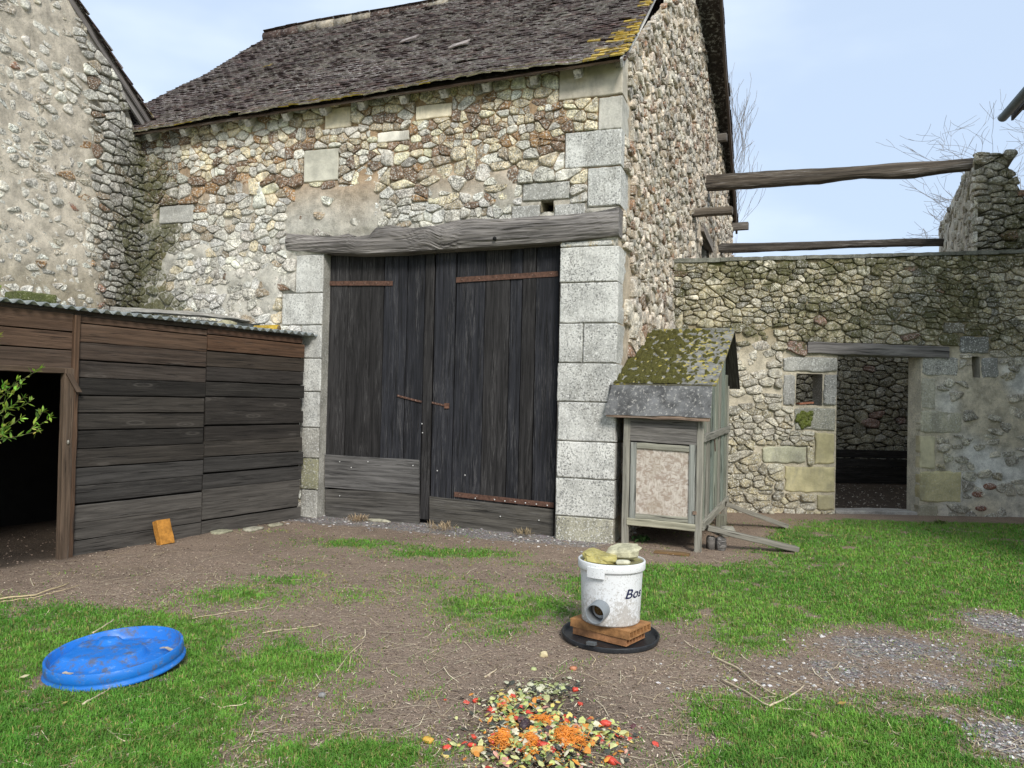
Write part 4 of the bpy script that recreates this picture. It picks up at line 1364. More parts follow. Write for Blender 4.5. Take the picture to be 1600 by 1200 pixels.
mb.plank(SH(-2.2, 1.645, .012), SH(-.0, 1.645, .012), (0, 0, .05), SH.n * .05, (.11, .075, .05), 8, .003, cham=.005)
mb.build('door_lintel', [SHEDWOOD], shed)
mb = MB()
mb.plank(SH(-.07, 1.62, .058), SH(.02, 1.46, .058), SH.d * .05, SH.n * .02, (.10, .07, .05), 3, .002)
mb.build('corner_brace', [SHEDWOOD], shed)
mb = MB()
for i in range(8):
    a = -2.2 + i * .11
    mb.plank(SH(a, -.02, 0), SH(a, 1.62, 0), SH.d * .1, SH.n * .022, (.1, .065, .04), 4, .002)
mb.build('side_boards', [SHEDWOOD], shed)
mb = MB()
mb.rock(SH(-.055, 1.02, .052), (.012, .012, .02), 0, (.3, .28, .24), 3, n=8)
mb.build('latch', [GALV], shed)
# corrugated roof
mb = MB()
nu_ = 360; V = []; F = []
UA, UB = -2.3, 2.93
for j in range(7):
    w = .09 - 2.15 * j / 6
    for i in range(nu_ + 1):
        u = UA + (UB - UA) * i / nu_
        z = ST + .012 + .017 * math.sin(2 * PI * u / .108) + .010 * n2(u * 1.3, w, 2) + .02 * (j / 6) * .8 + (-.006 if j == 0 else 0)
        V.append(SH(u, z, w + .012 * n2(u * .8, 3, 1)))
for j in range(6):
    for i in range(nu_):
        a = j * (nu_ + 1) + i
        F.append((a, a + 1, a + nu_ + 2, a + nu_ + 1))
nV = len(V)
V += [v - Vector((0, 0, .007)) for v in V[:nu_ + 1]]
for i in range(nu_): F.append((i, i + 1, nV + i + 1, nV + i))
mb.add(V, F, (.52, .58, .60, 0), None, 0, True)
mb.build('corrugated_roof', [GALV], shed)
mb = MB()
mb.plank(SH(-2.2, ST - .035, -.02), SH(2.75, ST - .035, -.02), (0, 0, .045), SH.n * .04, (.06, .045, .035), 8, .002)
mb.build('wall_plate', [SHEDWOOD], shed)
# things lying on the shed roof
def shp(px, py, w):
    P_ = Plane(SH(0, 0, w), R(60.52)); u, v = P_.uv(px, py); return SH(u, v, w)
mb = MB()
a, b_ = shp(203, 487, -.9), shp(468, 515, -.9)
N = 40; V = []; F = []; C = []
for i in range(N + 1):
    c = a.lerp(b_, i / N)
    t1 = .018 + .014 * n2(i * .35, 0, 1); dpn = .34 + .05 * n2(i * .4, 4, 2)
    zz = .045 * math.sin(PI * i / N) + .02 * n2(i * .3, 2, 2)
    for (w, z) in ((.0, -t1), (.03, 0), (.0, t1), (-dpn, t1 + .05), (-dpn, -t1 + .05)):
        V.append(c + SH.n * w + Vector((0, 0, z + zz)))
for i in range(N):
    for j in range(5):
        p_ = i * 5 + j; q_ = i * 5 + (j + 1) % 5
        F.append((p_, q_, q_ + 5, p_ + 5))
F.append((0, 1, 2, 3, 4)); F.append(tuple(N * 5 + j for j in range(5)))
mb.add(V, F, (.36, .345, .31, 0), None, 0, False)
tag(mb.build('fibre_sheet', [MORTAR], None, a), 'bent grey fibre sheet lying across the back of the shed roof', 'sheet')
mb = MB()
a2, b2 = shp(225, 497, -.82), shp(415, 512, -.82)
for i in range(9):
    c = a2.lerp(b2, i / 8)
    mb.rock(c + Vector((0, 0, -.02)), (.17, .12, .055), 1.05 + .2 * n2(i, 1), (.028, .032, .030), i + 3, n=10)
V = []
tag(mb.build('tarpaulin', [BLACKP], None, a2), 'crumpled dark tarpaulin tucked under the grey sheet on the shed roof', 'tarpaulin')
mb = MB(); c = shp(353, 506, -.35)
mb.rock(c - Vector((0, 0, .02)), (.12, .09, .055), .9, (.30, .28, .18), 4)
tag(mb.build('roof_stone', [ROCKM], None, c), 'mossy pale stone weighing down the middle of the shed roof', 'stone')
mb = MB(); c = shp(398, 516, -.25)
mb.rock(c - Vector((0, 0, .01)), (.10, .07, .035), 1.2, (.20, .17, .05), 9)
tag(mb.build('roof_stone', [ROCKM], None, c), 'flat dark green stone beside the yellow log on the shed roof', 'stone')
mb = MB(); c = shp(436, 516, -.12)
dl_ = (SH.n * .85 + SH.d * .35).normalized()
mb.tube([c - dl_ * .30, c - dl_ * .02, c], [.055, .066, .064], 14, (.42, .28, .03))
mb.tube([c, c + dl_ * .004], [.060, .05], 14, (.18, .12, .06))
tag(mb.build('log', [ROCKM], None, c), 'short log covered in yellow lichen near the right end of the shed roof', 'log')
mb = MB(); c = shp(48, 466, -.4)
mb.plank(c - SH.d * .17, c + SH.d * .17, SH.n * .2, (0, 0, .09), (.075, .085, .025), 6, .008, cham=.015)
tag(mb.build('mossy_block', [ROCKM], None, c), 'green mossy block lying at the left end of the shed roof', 'block')
mb = MB(); c = shp(455, 519, -.3)
mb.plank(c - SH.d * .14, c + SH.d * .10, SH.n * .2, (0, 0, .03), (.30, .29, .26), 6, .006, cham=.01)
tag(mb.build('flat_slab', [ROCKM], None, c), 'thin grey slab behind the yellow log at the right roof end', 'slab')
# hollow block standing in the dark doorway
hb = SH(-.62, .0, -1.25)
mb = MB()
dx = SH.d; dn = SH.n
for i in range(4): mb.plank(hb + dx * (-.18 + .12 * i), hb + dx * (-.18 + .12 * i) + Vector((0, 0, .46)), dx * .02, dn * .18, (.14, .10, .08))
for i in range(4): mb.plank(hb + dx * -.18 + Vector((0, 0, .01 + .147 * i)), hb + dx * .18 + Vector((0, 0, .01 + .147 * i)), (0, 0, .02), dn * .175, (.14, .10, .08))
tag(mb.build('hollow_block', [BRICKM], None, hb), 'hollow clay block standing in the dark inside the shed doorway', 'block')

# orange brick leaning on the shed
bp = gnd(258, 851)
bk = MB()
q = Matrix.Rotation(R(60 - 90 + 12), 3, 'Z') @ Matrix.Rotation(R(-24), 3, 'Y')
def loc_box(mb, c, q, sx, sy, sz, col, cham=.004, seg=3, jit=.001):
    c = Vector(c)
    mb.plank(c - q @ Vector((0, 0, sz / 2)), c + q @ Vector((0, 0, sz / 2)), q @ Vector((sx, 0, 0)), q @ Vector((0, sy, 0)), col, seg, jit, cham=cham)
bc = bp + SH.n * (-.03) + Vector((0, 0, .115))
axU = (Vector((0, 0, 1)) * .93 - SH.n * .36).normalized()
axT = SH.d.cross(axU).normalized()
bk.plank(bc - axU * .12, bc + axU * .12, SH.d * .15, axT * .075, (.42, .19, .035), 4, .002, cham=.005)
for i in (-1, 1): pass
tag(bk.build('brick', [BRICKM], None, bp), 'orange hollow brick leaning upright against the grey shed boards', 'brick')
# ================================================================== HEN HOUSE
HA = R(-22.6)
hd = Vector((math.cos(HA), math.sin(HA), 0)); hs = Vector((-hd.y, hd.x, 0))
H0 = Vector((1.185, 8.02, 0)); HWD = .80; HDP = 1.98
def HP(a, t, z): return H0 + hd * a + hs * t + Vector((0, 0, z))
coop = thing('hen_house', 'small grey wooden hen house with mossy pitched roof and chipboard door', 'hen house', HP(.4, .6, 0))
GW = (.28, .265, .22); GW2 = (.20, .185, .165)
ZE, ZF, ZR, TR = 1.36, 1.66, 2.335, 1.45         # eave, fold, ridge heights; ridge position
def rz(t): return ZF + (ZR - ZF) * (t - .1) / (TR - .1) if t < TR else ZR - (t - TR) * 1.1
Z3 = Vector((0, 0, 1))
for a, t, z0 in ((.03, 0, 0), (HWD - .02, 0, -.03), (.03, HDP, 0), (HWD - .02, HDP, .0)):
    mb = MB(); mb.plank(HP(a - .004, t, z0), HP(a, t, min(rz(max(t, .12)) - .05, 1.62 if t == 0 else 9)), hd * .07, hs * .06, GW, 8, .003, cham=.007)
    mb.build('corner_post', [GREYWOOD], coop)
mb = MB(); mb.plank(HP(.05, -.01, .245), HP(HWD - .05, -.01, .235), (0, 0, .075), hs * .05, (.36, .34, .25), 6, .003, cham=.006)
mb.build('front_rail', [GREYWOOD], coop)
mb = MB(); mb.plank(HP(.065, -.012, 1.215), HP(HWD - .055, -.012, 1.195), (0, 0, .27), hs * .022, (.16, .148, .135), 6, .003, cham=.003)
mb.build('front_board', [GREYWOOD], coop)
# door with its frame
dz0, dz1, da0, da1 = .275, 1.065, .075, HWD - .065
mb = MB(); mb.plank(HP((da0 + da1) / 2, .0, dz0 + .04), HP((da0 + da1) / 2, .0, dz1 - .05), hd * (da1 - da0 - .06), hs * .012, (.5, .45, .4), 2)
door = mb.build('door', [OSB], coop)
for p_, q_, wv in ((HP(da0 + .03, -.012, dz0), HP(da0 + .03, -.012, dz1), hd * .062), (HP(da1 - .03, -.012, dz0), HP(da1 - .03, -.012, dz1), hd * .062),
                   (HP(da0 + .062, -.012, dz1 - .03), HP(da1 - .062, -.012, dz1 - .045), Z3 * .06), (HP(da0 + .062, -.012, dz0 + .03), HP(da1 - .062, -.012, dz0 + .03), Z3 * .055)):
    mb = MB(); mb.plank(p_, q_, wv, hs * .026, (.28, .285, .255) if wv.z == 0 else (.30, .29, .23), 5, .002, cham=.004)
    mb.build('frame', [GREYWOOD], door)
mb = MB(); mb.plank(HP(da1 - .015, -.03, .385), HP(da1 + .025, -.03, .385), Z3 * .035, hs * .012, (.2, .14, .1)); mb.build('latch', [IRON], door)
# open slatted side
for t, zt in ((.0, 0), (HDP, 0)): pass
mb = MB(); mb.plank(HP(HWD + .015, .0, .255), HP(HWD + .015, HDP, .30), Z3 * .085, hd * .04, GW, 8, .003, cham=.005); mb.build('side_rail', [GREYWOOD], coop)
mb = MB(); mb.plank(HP(HWD + .018, .0, 1.135), HP(HWD + .018, HDP, 1.165), Z3 * .075, hd * .035, (.24, .23, .2), 8, .003, cham=.005); mb.build('side_rail', [GREYWOOD], coop)
for i in range(7):
    t = .14 + i * .285
    k = rnd.uniform(.85, 1.15)
    c = ((.22, .235, .19), (.26, .25, .21), (.20, .235, .20))[i % 3]
    c = tuple(x * k for x in c)
    wd = .17 if i % 2 else .12
    mb = MB(); mb.plank(HP(HWD - .006, t, .27), HP(HWD - .006, t + rnd.uniform(-.02, .02), rz(t) - .06), hs * wd, hd * .022, c, 8, .003, cham=.003)
    mb.build('slat', [GREYWOOD], coop)
mb = MB()
quad(mb, HP(.03, .05, .2), HP(.03, HDP, .2), HP(.03, HDP, 1.7), HP(.03, .05, 1.6), (.09, .08, .065))
quad(mb, HP(.03, HDP, .2), HP(HWD, HDP, .2), HP(HWD, HDP, 1.7), HP(.03, HDP, 1.7), (.09, .08, .065))
quad(mb, HP(.03, .05, .27), HP(HWD, .05, .27), HP(HWD, HDP, .3), HP(.03, HDP, .3), (.09, .08, .065))
quad(mb, HP(.03, .03, .27), HP(HWD, .03, .27), HP(HWD, .03, 1.6), HP(.03, .03, 1.6), (.05, .045, .04))
mb.build('inner_lining', [DARKM], coop)
mb = MB(); mb.plank(HP(HWD + .045, .55, 1.10), HP(HWD + .045, .60, .97), hs * .012, hd * .012, (.12, .08, .06)); mb.build('hook', [IRON], coop)
# roof: mossy sheet up to the ridge, steep felted skirt at the eave, short rear fall
LO, RO = -.12, HWD + .13
fold = (-.03, ZF + .0)
def moss_amt(a, t):
    left = sstep(1.05, .25, (a - LO) / (RO - LO) + .35 * n2(t * 2.2, a * 2, 5))
    return min(1, .30 + .75 * left + .35 * max(0, n2(a * 3, t * 3, 9)))
mb = MB(); nu_, nv_ = 110, 120; V = []; C = []; F = []
sl_up = Vector((hs.x, hs.y, (ZR - ZF) / (TR + .03))).normalized()
nrm_ = hd.cross(sl_up).normalized()
if nrm_.z < 0: nrm_ = -nrm_
for j in range(nv_ + 1):
    for i in range(nu_ + 1):
        a = LO + (RO - LO) * i / nu_; t = -.03 + (TR + .03) * j / nv_
        p = HP(a, t, ZF + (ZR - ZF) * (t + .03) / (TR + .03))
        m_ = moss_amt(a, t)
        cl = max(0, n2(a * 17, t * 11, 3) + .55 * n2(a * 38, t * 26, 6) + .9 * (m_ - .5))
        f_ = min(1, cl * 3.4)
        edge = min(i, nu_ - i, j, nv_ - j) < 1
        p = p + nrm_ * (.034 * min(1, cl * 1.3) * (0.3 if edge else 1) + .014 + .004 * n2(a * 60, t * 60))
        V.append(p); C.append((.27, .265, .24, f_))
for j in range(nv_):
    for i in range(nu_):
        a = j * (nu_ + 1) + i
        F.append((a, a + 1, a + nu_ + 2, a + nu_ + 1))
mb.add(V, F, C, None, 0, True)
mb.plank(HP((LO + RO) / 2, -.03, ZF), HP((LO + RO) / 2, TR, ZR), hd * (RO - LO), nrm_ * .02, (.24, .22, .16, .3), 1)
mb.build('front_roof', [MOSSR], coop)
mb = MB()
mb.plank(HP((LO + RO) / 2, TR - .04, ZR + .02), HP((LO + RO) / 2, TR + .03, ZR + .03), hd * (RO - LO + .01), Z3 * .03, (.3, .3, .27, .4), 1)
mb.build('ridge_strip', [MOSSR], coop)
mb = MB()
mb.plank(HP((LO + RO) / 2, TR + .02, ZR + .0), HP((LO + RO) / 2, TR + .66, ZR - .66), hd * (RO - LO), Vector((hs.x, hs.y, .95)).normalized() * .02, (.055, .05, .045), 2)
mb.build('back_roof', [GREYWOOD], coop)
mb = MB(); V = []; F = []; n_ = 40
for j in range(9):
    for i in range(n_ + 1):
        a = LO - .015 + (RO - LO - .02) * i / n_ - .05 * (1 - j / 8) * (1 - i / n_)
        t = -.105 + (.085) * j / 8; z = ZE - .015 + (ZF - ZE + .01) * j / 8
        wv_ = .006 * n2(a * 5, z * 5, 2) + .004 * n2(a * 14, z * 14, 3)
        V.append(HP(a, t - .02 + wv_, z + (.012 * n2(a * 3, 0, 4) if j == 0 else 0)))
for j in range(8):
    for i in range(n_):
        a = j * (n_ + 1) + i; F.append((a, a + 1, a + n_ + 2, a + n_ + 1))
mb.add(V, F, (.125, .125, .125, 0), None, 0, True)
mb.build('eave_skirt', [FELT], coop)
mb = MB()
mb.plank(HP(LO - .05, -.10, ZE - .02), HP(RO - .05, -.10, ZE - .035), Z3 * .035, hs * .03, (.27, .19, .14), 8, .004)
mb.build('eave_batten', [OLDWOOD], coop)
mb = MB()
mb.plank(HP(LO - .04, -.07, ZE - .02), HP(LO - .035, -.0, ZF), hs * .012, hd * .02, (.08, .075, .07))
mb.build('skirt_end', [GREYWOOD], coop)
# ramp rails, props and bits of wood around it
for p_, q_, lab in ((HP(HWD + .03, 1.62, .29), gnd(1229, 826) + Z3 * .03, 'grey wooden ramp rail farther back, nearest the stone wall'),
                    (HP(HWD + .04, .12, .225), gnd(1245, 862) + Z3 * .025, 'long grey wooden ramp rail sloping from front corner of the hen house')):
    mb = MB(); d_ = (q_ - p_).normalized(); sdv = d_.cross(Z3).normalized(); un = sdv.cross(d_)
    mb.plank(p_, q_, sdv * .11, un * .055, (.215, .20, .165), 8, .003, cham=.006)
    tag(mb.build('ramp_rail', [GREYWOOD], None, p_), lab, 'ramp rail', 'ramp rails by the hen house')
for k, (px, py, lab) in enumerate(((1111, 858, 'half log standing against the front post of the hen house'), (1127, 860, 'half log on the right, under the ramp rail'))):
    c = gnd(px, py); mb = MB()
    mb.rock(c + Z3 * .06, (.05, .045, .085), .4 + k, (.115, .105, .095), 5 + k, n=12)
    tag(mb.build('half_log', [OLDWOOD], None, c), lab, 'log')
mb = MB(); c = HP(HWD + .05, 1.15, 0); mb.plank(c, c + Z3 * .22, hd * .11, hs * .12, (.22, .215, .16), 3, .006, cham=.01)
tag(mb.build('wood_block', [GREYWOOD], None, c), 'upright wooden block propping the side of the hen house', 'block')
mb = MB(); c = HP(HWD + .13, 1.05, 0); mb.rock(c + Z3 * .05, (.09, .07, .06), .3, (.25, .24, .2), 14)
tag(mb.build('prop_stone', [ROCKM], None, c), 'grey stone beside the wooden block between the ramp rails', 'stone')
mb = MB(); c = gnd(1050, 866); mb.plank(c - hd * .17 + Z3 * .012, c + hd * .17 + Z3 * .012, hs * .09, Z3 * .02, (.19, .115, .05), 4, .003)
tag(mb.build('loose_board', [OLDWOOD], None, c), 'short brown board lying on the soil before the hen house', 'board')

# ================================================================== THE FEEDER BUCKET
FB = Vector((.655, 4.87, 0))
tr_q = Matrix.Rotation(R(1.5), 3, 'X')
mb = MB()
mb.lathe(FB, [(.0, .012), (.275, .010), (.288, .016), (.296, .036), (.304, .038), (.308, .033), (.300, .010), (.300, .004), (.0, .003)], 56, (.022, .024, .027), tilt=tr_q)
tray = mb.build('tray', [BLACKP], None, FB)
tag(tray, 'round black plastic tray under the bricks and white bucket', 'tray')
mb = MB()
a_ = R(205); mb.plank(FB + Vector((math.cos(R(242)) * .312, math.sin(R(242)) * .312, .04)), FB + Vector((math.cos(R(242)) * .318, math.sin(R(242)) * .318, .058)), (.05, -.02, 0), (.02, .03, 0), (.10, .11, .115), 1, cham=.004)
mb.build('handle_lug', [BLACKP], tray)
bq = R(-38)
b1 = Vector((math.cos(bq), math.sin(bq), 0)); b2 = Vector((-b1.y, b1.x, 0))
def hollow_brick(c, l, w, h, lab, col):
    c = Vector(c); mb = MB()
    nh = 6; th = .009
    mb.plank(c - b1 * l / 2 + Z3 * (h - th / 2), c + b1 * l / 2 + Z3 * (h - th / 2), b2 * w, Z3 * th, col, 4, .0008)
    mb.plank(c - b1 * l / 2 + Z3 * th / 2, c + b1 * l / 2 + Z3 * th / 2, b2 * w, Z3 * th, col, 4, .0008)
    for i in range(nh + 1):
        o = -w / 2 + th / 2 + (w - th) * i / nh
        mb.plank(c - b1 * (l / 2 - .001) + b2 * o + Z3 * h / 2, c + b1 * (l / 2 - .001) + b2 * o + Z3 * h / 2, b2 * (th - .001), Z3 * (h - 2 * th), col, 1)
    return tag(mb.build('hollow_brick', [BRICKM], None, c), lab, 'brick', 'hollow bricks under the bucket')
BC = FB + Vector((-.005, .0, .014))
hollow_brick(BC + b1 * .0 - b2 * .01, .385, .235, .045, 'lower orange hollow brick, half hidden on the black tray', (.34, .165, .075))
hollow_brick(BC + Z3 * .047 + b1 * .005, .425, .27, .05, 'upper orange hollow brick directly under the white bucket', (.33, .165, .065))
bz = .113
feed = thing('feeder_bucket', 'dirty white plastic bucket with a grey pipe outlet and navy lettering', 'bucket', FB + Z3 * bz)
def bk_r(z): return .181 + (.197 - .181) * z / .37
mb = MB()
pr = [(0, .0), (.172, .0), (.181, .008)] + [(bk_r(z), z) for z in np.linspace(.012, .355, 24)]
mb.lathe(FB + Z3 * bz, pr, 72, (.70, .71, .71))
# dirt weight: splashed low, cleaner towards the rim
mb.c = [(.72, .73, .735, float(.30 + .62 * sstep(.30, .02, v[2] - bz) * (.75 + .6 * n2(v[0] * 9, v[2] * 9 + v[1] * 9, 2)))) for v in mb.v]
mb.build('body', [BUCKM], feed)
mb = MB()
mb.lathe(FB + Z3 * bz, [(.198, .330), (.2085, .331), (.211, .336), (.2115, .378), (.209, .384), (.202, .384), (.199, .378), (.196, .372), (.0, .370)], 72, (.76, .77, .77, .18))
mb.c = [(.76, .77, .77, .1) if math.hypot(v[0] - FB.x, v[1] - FB.y) > .198 else (.46, .44, .16, .7) for v in mb.v]
lid_ = mb.build('lid', [BUCKM], feed)
def on_cyl(th, r, z): return FB + Vector((math.cos(th) * r, math.sin(th) * r, bz + z))
view = math.atan2(-FB.y, -FB.x)                 # direction of the yard's viewer seen from the bucket
mb = MB(); V = []; F = []
tc_ = view - R(27)
for k, r in enumerate((.205, .2185)):
    for i in range(9):
        th = tc_ + R(-16 + 32 * i / 8)
        for z in (.298, .360): V.append(on_cyl(th, r, z))
for i in range(8):
    o = 18; a = 2 * i
    F += [(a, a + 2, a + 3, a + 1), (o + a, o + a + 1, o + a + 3, o + a + 2), (a, o + a, o + a + 2, a + 2), (a + 1, a + 3, o + a + 3, o + a + 1)]
F += [(0, 1, 19, 18), (16, 34, 35, 17)]
mb.add(V, F, (.76, .77, .77, .15), None, 0, False)
mb.build('latch_tab', [BUCKM], feed)
# outlet pipe
pth = view - R(20)
pd = Vector((math.cos(pth), math.sin(pth), -.10)).normalized()
pc = on_cyl(pth, .16, .110)
mb = MB()
px_ = pd.cross(Z3).normalized(); py_ = px_.cross(pd)
V = []; F = []; n_ = 32; C = []
for (r, s_) in ((.060, .0), (.060, .115), (.059, .118), (.0545, .118), (.0535, .114), (.0535, -.0)):
    for j in range(n_):
        g = 2 * PI * j / n_; V.append(pc + pd * s_ + (px_ * math.cos(g) + py_ * math.sin(g)) * r)
for k in range(5):
    for j in range(n_):
        a = k * n_ + j; b = k * n_ + (j + 1) % n_; F.append((a, b, b + n_, a + n_))
F.append(tuple(5 * n_ + j for j in range(n_)))
mb.add(V, F, [(.21, .23, .245, 0)] * (5 * n_) + [(.03, .02, .012, 0)] * n_, None, 0, True)
mb.build('outlet_pipe', [GREYP], feed)
mb = MB(); V = []
n_ = 24
mb.tube([pc + pd * .004, pc + pd * .045], [.047, .030], 20, (.13, .065, .015)); mb.build('feed_grain', [ROCKM], feed)
# lettering wrapped round the bucket
cu = bpy.data.curves.new('lettering', 'FONT')
cu.body = 'Bos'; cu.size = .088; cu.offset = .001; cu.space_character = 1.02
tmp = bpy.data.objects.new('lettering', cu); COL.objects.link(tmp)
bpy.context.view_layer.update()
me = bpy.data.meshes.new_from_object(tmp.evaluated_get(bpy.context.evaluated_depsgraph_get()))
bpy.data.objects.remove(tmp)
tth = view + R(25)
import bmesh
bm_ = bmesh.new(); bm_.from_mesh(me)
bmesh.ops.triangulate(bm_, faces=bm_.faces[:])
for _ in range(2): bmesh.ops.subdivide_edges(bm_, edges=bm_.edges[:], cuts=1, use_grid_fill=True)
bm_.to_mesh(me); bm_.free()
for v in me.vertices:
    z = .178 + v.co.y * .92; th = tth + (v.co.x * 1.12 + v.co.y * .30) / .19
    P = on_cyl(th, bk_r(z) + .0030, z) - (FB + Z3 * bz)
    v.co = P
me.materials.clear(); me.materials.append(INK)
a = me.attributes.new('col', 'FLOAT_COLOR', 'POINT'); a.data.foreach_set('color', [.012, .016, .06, 0] * len(me.vertices))
tx = bpy.data.objects.new('lettering', me); COL.objects.link(tx); tx.parent = feed
# stones on the lid
zt = bz + .371
mb = MB(); c = FB + Vector((-.075, -.03, zt)); mb.rock(c + Z3 * .028, (.115, .085, .028), -.5, (.36, .31, .11), 2, n=14, smooth=False, tilt=(.1, .1))
tag(mb.build('lid_stone', [ROCKM], None, c), 'flat yellow stone on the left of the bucket lid', 'stone')
mb = MB(); c = FB + Vector((.075, .02, zt)); mb.rock(c + Z3 * .055, (.105, .08, .040), -.2, (.46, .43, .29), 7, n=14, smooth=False, tilt=(.12, -.12))
tag(mb.build('lid_stone', [ROCKM], None, c), 'pale chunky stone on the right of the bucket lid, highest', 'stone')
mb = MB(); c = FB + Vector((.055, -.105, zt)); mb.rock(c + Z3 * .012, (.05, .03, .016), .3, (.55, .53, .40), 11, n=10)
tag(mb.build('lid_stone', [ROCKM], None, c), 'smallest pale stone chip at the front edge of the bucket lid', 'stone')

# ================================================================== BLUE DRUM LID
LC = Vector((-2.10, 4.17, .012))
lq = Matrix.Rotation(R(-3.0), 3, 'Y') @ Matrix.Rotation(R(4.0), 3, 'X')
blid = thing('drum_lid', 'round blue plastic drum lid lying on the grass', 'lid', LC)
mb = MB()
RL = .345
N = 96; V = []; F = []; C = []
prof = [(RL - .03, .0), (RL, .002), (RL + .003, .010), (RL, .018), (RL - .006, .024), (RL - .012, .034), (RL - .008, .042), (RL - .006, .052), (RL - .008, .098), (RL - .012, .102), (RL - .018, .101), (RL - .022, .096), (RL - .025, .046), (RL - .034, .036)]
rr_ = list(np.linspace(RL - .035, .0, 26))
prof2 = prof + [(r, .032) for r in rr_]
for k, (r, z) in enumerate(prof2):
    for j in range(N):
        g = 2 * PI * j / N
        x, y = r * math.cos(g), r * math.sin(g)
        zz = z * .86
        if k >= len(prof):
            # moulded wedge with the bung boss, and a second round boss
            w1 = sstep(.16, .10, abs(y * .8 + x * .1 - .03)) * sstep(.16, .04, x + .02) * sstep(-.33, -.26, x)
            w2 = sstep(.115, .085, math.hypot(x - .045, (y - .02) * .9))
            zz += .046 * max(w1 * .85, w2 * .9) + .022 * sstep(.07, .05, math.hypot(x + .12, y - .17))
        V.append(LC + lq @ Vector((x, y, zz))); C.append((.012, .16, .56, 1.0 if k >= len(prof) - 2 else (.6 if prof[k][1] > .05 else 0)))
for k in range(len(prof2) - 1):
    for j in range(N):
        a = k * N + j; b = k * N + (j + 1) % N; F.append((a, b, b + N, a + N))
mb.add(V, F, C, None, 0, True)
mb.build('disc', [BLUEM], blid)
mb = MB(); c = LC + lq @ Vector((-.12, .165, .060)); mb.lathe(c, [(.0, .008), (.026, .008), (.03, .004), (.032, .0)], 20, (.38, .30, .05), tilt=lq)
bung = mb.build('bung', [ROCKM], blid)
mb = MB(); mb.plank(c + lq @ Vector((-.018, .006, .010)), c + lq @ Vector((.02, -.004, .010)), lq @ Vector((0, .008, 0)), lq @ Vector((0, 0, .004)), (.02, .02, .02)); mb.build('slot', [BLACKP], bung)
for k, (x, y) in enumerate(((.20, .10), (-.16, -.20))):
    mb = MB(); c = LC + lq @ Vector((x, y, .05)); mb.plank(c, c + lq @ Vector((.10, -.06, .004)) * (1 if k == 0 else .5), lq @ Vector((.01, .015, 0)), lq @ Vector((0, 0, .004)), (.42, .36, .28), 3, .004)
    tag(mb.build('straw_scrap', [STRAWM], None, c), ('pale straw scrap inside the right half of the blue lid', 'tiny straw scrap inside the near left of the blue lid')[k], 'straw')

# ================================================================== SHRUB ENTERING FROM THE LEFT
shrub = thing('leafy_shrub', 'bright green leafy shrub reaching in from the left before the shed door', 'shrub', (-4.88, 5.3, 0))
R_ = random.Random(17)
fo = MB(); st_ = MB()
def leaf_at(p, d, ln):
    d = d.normalized(); s_ = d.cross(Vector((R_.gauss(0, .5), R_.gauss(0, .5), 1))).normalized(); n_ = s_.cross(d)
    w = ln * R_.uniform(.15, .21); q_ = R_.uniform(-.1, .15) * ln
    k = R_.random()
    c = (.26, .40, .05) if k < .5 else ((.38, .48, .09) if k < .75 else (.12, .22, .035))
    V = [p, p + d * ln * .3 + s_ * w * .8 + n_ * .1 * w, p + d * ln * .62 + s_ * w * .75 + n_ * .1 * w - n_ * q_ * .3, p + d * ln - n_ * q_, p + d * ln * .62 - s_ * w * .75 + n_ * .1 * w - n_ * q_ * .3, p + d * ln * .3 - s_ * w * .8 + n_ * .1 * w, p + d * ln * .5 - n_ * w * .2]
    fo.add(V, [(0, 1, 6), (1, 2, 6), (2, 3, 6), (3, 4, 6), (4, 5, 6), (5, 0, 6)], tuple(x * R_.uniform(.75, 1.25) for x in c), None, 0, True)
def twig(p, d, ln, r, lv):
    n = 7; pts = [p]; rs = [r]
    for i in range(n):
        d = (d + Vector((R_.gauss(0, .12), R_.gauss(0, .12), R_.gauss(.03, .1)))).normalized()
        pts.append(pts[-1] + d * ln / n); rs.append(max(.0012, r * (1 - .8 * (i + 1) / n)))
        if lv >= 1 and i > 0:
            for k in range(R_.choice((1, 2, 2, 3))):
                leaf_at(pts[-1], (d * R_.uniform(.5, 1.1) + Vector((R_.gauss(0, .7), R_.gauss(0, .7), R_.gauss(.25, .6)))), R_.uniform(.035, .065))
        if lv < 2 and i > 1 and R_.random() < .75:
            twig(pts[-1], (d + Vector((R_.gauss(0, .6), R_.gauss(0, .6), R_.gauss(.2, .4)))).normalized(), ln * R_.uniform(.3, .5), r * .5, lv + 1)
    if lv >= 1:
        for k in range(5): leaf_at(pts[-1], d + Vector((R_.gauss(0, .5), R_.gauss(0, .5), R_.gauss(0, .5))), R_.uniform(.03, .05))
    st_.tube(pts, rs, 5, (.13, .13, .06) if lv else (.12, .10, .07))
root = Vector((-4.88, 5.3, 0))
for k in range(5):
    a_ = k * 1.3; p_ = root + Vector((math.cos(a_) * .1, math.sin(a_) * .1, 0))
    st_.tube([p_, p_ + Vector((math.cos(a_) * .1, math.sin(a_) * .1, .8)), p_ + Vector((math.cos(a_) * .25, math.sin(a_) * .25, 2.0))], [.02, .015, .008], 6, (.12, .10, .07))
for z, dx_, dy_, ln in ((2.0, .8, -.1, .85), (1.74, .95, -.15, .74), (1.62, .95, .1, .80), (1.50, .95, -.1, .86), (1.38, .95, -.1, .84), (1.24, .95, .05, 1.0), (1.10, .95, .1, 1.05), (.98, .95, -.1, 1.05), (.90, .95, 0, .9), (1.5, .8, .4, .6)):
    twig(root + Vector((.12, R_.uniform(-.1, .1), z)), Vector((dx_, dy_, R_.uniform(-.05, .16))).normalized(), ln, .008, 1 if ln < .7 else 0)
